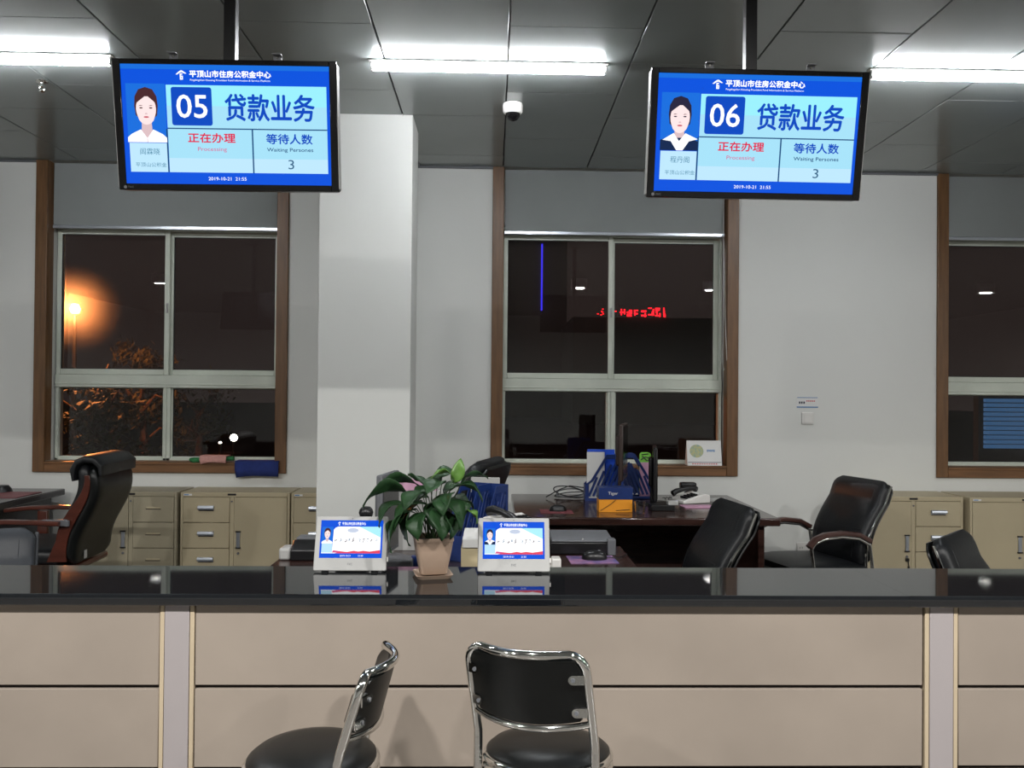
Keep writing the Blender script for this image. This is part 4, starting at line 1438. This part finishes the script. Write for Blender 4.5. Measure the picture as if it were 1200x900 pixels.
c0 = at(826, 545, 5.78)
t = thing('desk_calendar', 'white tent calendar with a globe picture on the right end of the middle window sill', 'calendar', (c0.x, 5.80, .9325))
bm = B(); prism(bm, [(-.02, 0), (.06, 0), (.022, .178), (.018, .178)], -.124, .124, axis='x'); cal = obj('card', bm, M['paper'], t)
bm = B()
flat(bm, ell(-.055, .105, .05, .047, 24), 0, 0)
flat(bm, [(-.12, .022), (.12, .022), (.12, .026), (-.12, .026)], 0, 1)
for k in range(5):
    flat(bm, [(.02 + k * .012, .10 + .004 * (k % 2)), (.028 + k * .012, .10), (.028 + k * .012, .116), (.02 + k * .012, .116)], 0, 2)
for k in range(11):
    flat(bm, [(-.09 + k * .017, .009), (-.081 + k * .017, .009), (-.081 + k * .017, .017), (-.09 + k * .017, .017)], 0, 3)
bm.transform(Matrix.Translation((0, -.0212, 0)) @ Matrix.Rotation(-math.atan(.038 / .178), 4, 'X'))
obj('calendar_print', bm, [M['globe'], M['ink'], M['blueink'], M['redink']], cal, smooth=False)


def cloth(name, x0, x1, zt, zb, y, m, label, wob=.006):
    bm = B()
    n = 14
    prof = [(y + .10, zt + .003), (y + .05, zt + .004), (y + .0, zt + .003), (y - .006, zt - .004), (y - .008, (zt + zb) / 2), (y - .009, zb)]
    vv = []
    for j, (yy, z) in enumerate(prof):
        row = []
        for k in range(n + 1):
            s = k / n
            dz = (.012 * math.sin(s * 3.1 + .6) - .022 * (1 - s) + .01) if j == 5 else 0
            row.append(bm.verts.new((x0 + (x1 - x0) * s + (.012 if j == 5 and k in (0,) else 0), yy - wob * abs(math.sin(s * 7)) * (j > 2), z + dz)))
        vv.append(row)
    for a, b in zip(vv, vv[1:]):
        for k in range(n):
            bm.faces.new([a[k], a[k + 1], b[k + 1], b[k]])
    o = obj(name, bm, m)
    md = o.modifiers.new('thick', 'SOLIDIFY'); md.thickness = .006; md.offset = 1
    return tag(o, label, 'cloth')


Y5 = WY - .03
a, b = at(276, 540, Y5), at(327, 540, Y5)
cloth('blue_cloth', a.x, b.x, .938, at(300, 559, Y5).z, Y5 - .003, M['navy'], 'navy blue cloth folded over the right end of the left window sill')
a, b = at(221, 540, Y5), at(272, 540, Y5)
bm = B(); tube(bm, [(a.x, WY, .95), (a.x + .03, WY - .01, .945), (a.x + .1, WY, .952), (a.x + .2, WY + .01, .955), (b.x, WY + .01, .96)], [.012, .022, .014, .012, .016], 10)
tag(obj('green_cloth', bm, M['greencloth']), 'crumpled green cloth lying along the left window sill', 'cloth')
cloth('pink_cloth', a.x + .08, b.x - .04, .972, .925, WY - .03, M['pinkcloth'], 'pinkish cloth strip over the green one on the left window sill', .003)

# ------------------------------------------------------------------ ceiling fittings
cc = at(601, 122, 4.52)
t = thing('security_camera', 'white dome security camera on the ceiling between the hanging screens', 'camera', (cc.x, 4.52, H))
bm = B(); lathe(bm, [(0, -.001), (.054, -.001), (.056, -.01), (.055, -.044), (.045, -.056), (0, -.056)], 32); obj('housing', bm, M['white'], t)
bm = B(); lathe(bm, [(.041, -.054), (.038, -.072), (.026, -.088), (.01, -.095), (0, -.096)], 28); obj('dome', bm, M['blackgloss'], t)
cc = at(49, 103, 4.3)
t = thing('sprinkler', 'small chrome sprinkler head on the ceiling left of the first screen', 'sprinkler', (cc.x, 4.3, H))
bm = B(); lathe(bm, [(0, 0), (.03, -.001), (.028, -.006), (.01, -.01), (.01, -.03), (0, -.03)], 20)
tube(bm, [(-.008, 0, -.028), (-.014, 0, -.04), (-.006, 0, -.052)], .003, 6); tube(bm, [(.008, 0, -.028), (.014, 0, -.04), (.006, 0, -.052)], .003, 6)
lathe(bm, [(0, -.05), (.016, -.052), (.016, -.054), (0, -.055)], 16)
obj('head', bm, M['chrome'], t)

# ------------------------------------------------------------------ the night outside
bm = B(); box(bm, -60, 60, WY + .3, 120, -.6, -.5)
obj('ground', bm, M['asphalt'], kind='structure')


def tree(loc, h, r, n, label, seed, low=.35):
    rnd = random.Random(seed)
    t = thing('tree', label, 'tree', loc, 0, 'trees outside the left window')
    bm = B(); tube(bm, [(0, 0, 0), (.05, 0, h * .4), (-.04, .05, h * .8)], [.1, .07, .03], 8)
    for k in range(7):
        a = rnd.uniform(0, 6.28); z = h * rnd.uniform(.35, .8)
        tube(bm, [(0, 0, z), (.5 * r * math.cos(a), .5 * r * math.sin(a), z + .25 * h * rnd.random()), (.9 * r * math.cos(a), .9 * r * math.sin(a), z + .3 * h * rnd.random())], [.035, .02, .008], 5)
    obj('trunk', bm, M['bark'], t)
    bm = B()
    cl = [(rnd.uniform(-r, r) * .75, rnd.uniform(-r, r) * .75, h * rnd.uniform(low, 1.0)) for _ in range(16)]
    for _ in range(n):
        c = rnd.choice(cl)
        p = Vector(c) + Vector((rnd.gauss(0, .17), rnd.gauss(0, .17), rnd.gauss(0, .17))) * r
        s = rnd.uniform(.05, .10)
        d = Vector((rnd.uniform(-1, 1), rnd.uniform(-1, 1), rnd.uniform(-1, .3))).normalized()
        q = d.cross(Vector((rnd.random(), rnd.random(), 1))).normalized()
        bm.faces.new([bm.verts.new(p - q * s * .35), bm.verts.new(p + d * s * 1.1), bm.verts.new(p + q * s * .35), bm.verts.new(p - d * s)])
    f = obj('foliage', bm, M['foliage'], t, smooth=False, kind='stuff')
    return t


for (px, Y, h, r_, n, lb, sd) in ((112, 12.0, 2.3, .62, 1500, 'leafy tree lit orange by the street lamp, in the left half of the left window', 1),
                                  (166, 14.6, 2.6, .62, 1600, 'leafy tree lit orange beside the window mullion, right of the first tree', 2),
                                  (232, 17.6, 2.1, .8, 900, 'dim low tree behind the lower right pane of the left window', 5)):
    p = at(px, 459, Y)
    tree((p.x, Y, -.5), h, r_, n, lb, sd)
p = at(88, 362, 13.0)
t = thing('street_lamp', 'glowing orange street lamp beyond the left window', 'street lamp', (p.x, 13.0, -.5))
bm = B(); tube(bm, [(0, 0, 0), (0, 0, p.z + .5 - .10)], [.05, .03], 10); obj('pole', bm, M['black'], t)
bm = B(); lathe(bm, [(0, .09), (.05, .08), (.085, 0), (.06, -.07), (0, -.08)], 20, (0, 0, p.z + .5)); obj('lamp_globe', bm, M['street'], t)
ld = bpy.data.lights.new('sodium', 'POINT'); ld.energy = 480; ld.color = (1, .30, .08); ld.shadow_soft_size = .18
lo = bpy.data.objects.new('sodium', ld); COL.objects.link(lo); lo.parent = t; lo.location = (.0, -.35, p.z + .5)

hz = bpy.data.materials.new('halo_haze'); hz.use_nodes = True  # ball of scatter added around the street lamp to make its halo
nt = hz.node_tree; nt.nodes.clear()
out = nt.nodes.new('ShaderNodeOutputMaterial'); vs = nt.nodes.new('ShaderNodeVolumeScatter')
tc = nt.nodes.new('ShaderNodeTexCoord'); ln = nt.nodes.new('ShaderNodeVectorMath'); ln.operation = 'LENGTH'
mr = nt.nodes.new('ShaderNodeMapRange'); mr.inputs[1].default_value = 0; mr.inputs[2].default_value = .75; mr.inputs[3].default_value = .75; mr.inputs[4].default_value = 0
nt.links.new(tc.outputs['Object'], ln.inputs[0]); nt.links.new(ln.outputs['Value'], mr.inputs[0]); pw = nt.nodes.new('ShaderNodeMath'); pw.operation = 'POWER'; pw.inputs[1].default_value = 2.0
nt.links.new(mr.outputs[0], pw.inputs[0]); nt.links.new(pw.outputs[0], vs.inputs['Density'])
nt.links.new(vs.outputs[0], out.inputs['Volume'])
bm = B(); bmesh.ops.create_uvsphere(bm, u_segments=16, v_segments=10, radius=.9)
o = obj('haze', bm, hz, kind='stuff'); o.location = (p.x, 13.0, p.z)
o['label'] = 'added ball of haze making the orange halo round the street lamp beyond the left window'; o['category'] = 'haze'

for (px, py, r_, lb) in ((274, 513, .055, 'bright white garden light beyond the lower right pane of the left window'),
                         (258, 519, .022, 'small faint light just left of the bright garden light')):
    p = at(px, py, 12.0)
    t = thing('garden_light', lb, 'lamp', (p.x, 12.0, -.5))
    bm = B(); tube(bm, [(0, 0, 0), (0, 0, p.z + .5)], .02, 8); obj('post', bm, M['black'], t)
    bm = B(); lathe(bm, [(0, r_), (r_ * .7, r_ * .7), (r_, 0), (r_ * .7, -r_ * .7), (0, -r_)], 14, (0, 0, p.z + .5)); obj('lamp_globe', bm, M['globe_l'], t)

# far buildings carrying the red sign and the blue light strip
pA, pB = at(560, 300, 62), at(735, 300, 62)
t = thing('far_building', 'dark tower beyond the middle window with a blue light strip up its corner', 'building', (at(645, 459, 62).x, 62, -.5))
bm = B(); box(bm, -5, 1.2, 0, 10, 0, at(635, 280, 62).z + 3); obj('wall', bm, M['facade'], t)
z0, z1 = at(635, 364, 62).z + .5, at(635, 286, 62).z + .5
bm = B(); xx = at(635, 320, 61.9).x - t.location.x; box(bm, xx - .06, xx + .06, -.15, -.01, z0, z1); obj('light_strip', bm, M['blueled'], t)
t = thing('far_building', 'dark low building beyond the middle window with a red lit rooftop sign', 'building', (at(735, 459, 50).x, 50, -.5))
zt = at(735, 372, 50).z + .5
bm = B(); box(bm, -3.4, 9, 0, 8, 0, zt); obj('wall', bm, M['facade'], t)
bm = B()
rnd = random.Random(11)
x_ = -.5
for k in range(7):
    w_ = .36
    for j in range(rnd.randint(4, 6)):
        if rnd.random() < .5:
            zz = rnd.uniform(.05, .55); box(bm, x_, x_ + w_ * rnd.uniform(.6, 1), -.1, -.04, zt + zz, zt + zz + .07)
        else:
            xx = x_ + rnd.uniform(0, w_ - .07); q = rnd.uniform(0, .3); box(bm, xx, xx + .07, -.1, -.04, zt + q, zt + q + rnd.uniform(.2, .35))
    x_ += .44
for k in range(9):
    xx = rnd.uniform(-2.0, -.6); zz = rnd.uniform(.1, .5); box(bm, xx, xx + .1, -.1, -.04, zt + zz, zt + zz + .05)
obj('lit_sign', bm, M['redled'], t, smooth=False)

# glowing blue bars added outside, standing in for a reflection in the right window
p0, p1 = at(1155, 466, 9.0), at(1235, 526, 9.0)
t = thing('blue_reflection', 'glowing blue bars standing in for a reflection in the lower right window', 'reflection', (p0.x, 9.0, 0))
bm = B(); box(bm, -.05, p1.x - p0.x, .05, .15, -.5, p0.z + .1); obj('frame', bm, M['facade'], t)
nz = 11
for k in range(nz):
    z = p1.z + (p0.z - p1.z) * k / nz
    bm = B(); box(bm, 0, p1.x - p0.x - .05, .0, .04, z, z + (p0.z - p1.z) / nz * .8)
    obj('slat', bm, M['bluerefl'], t)
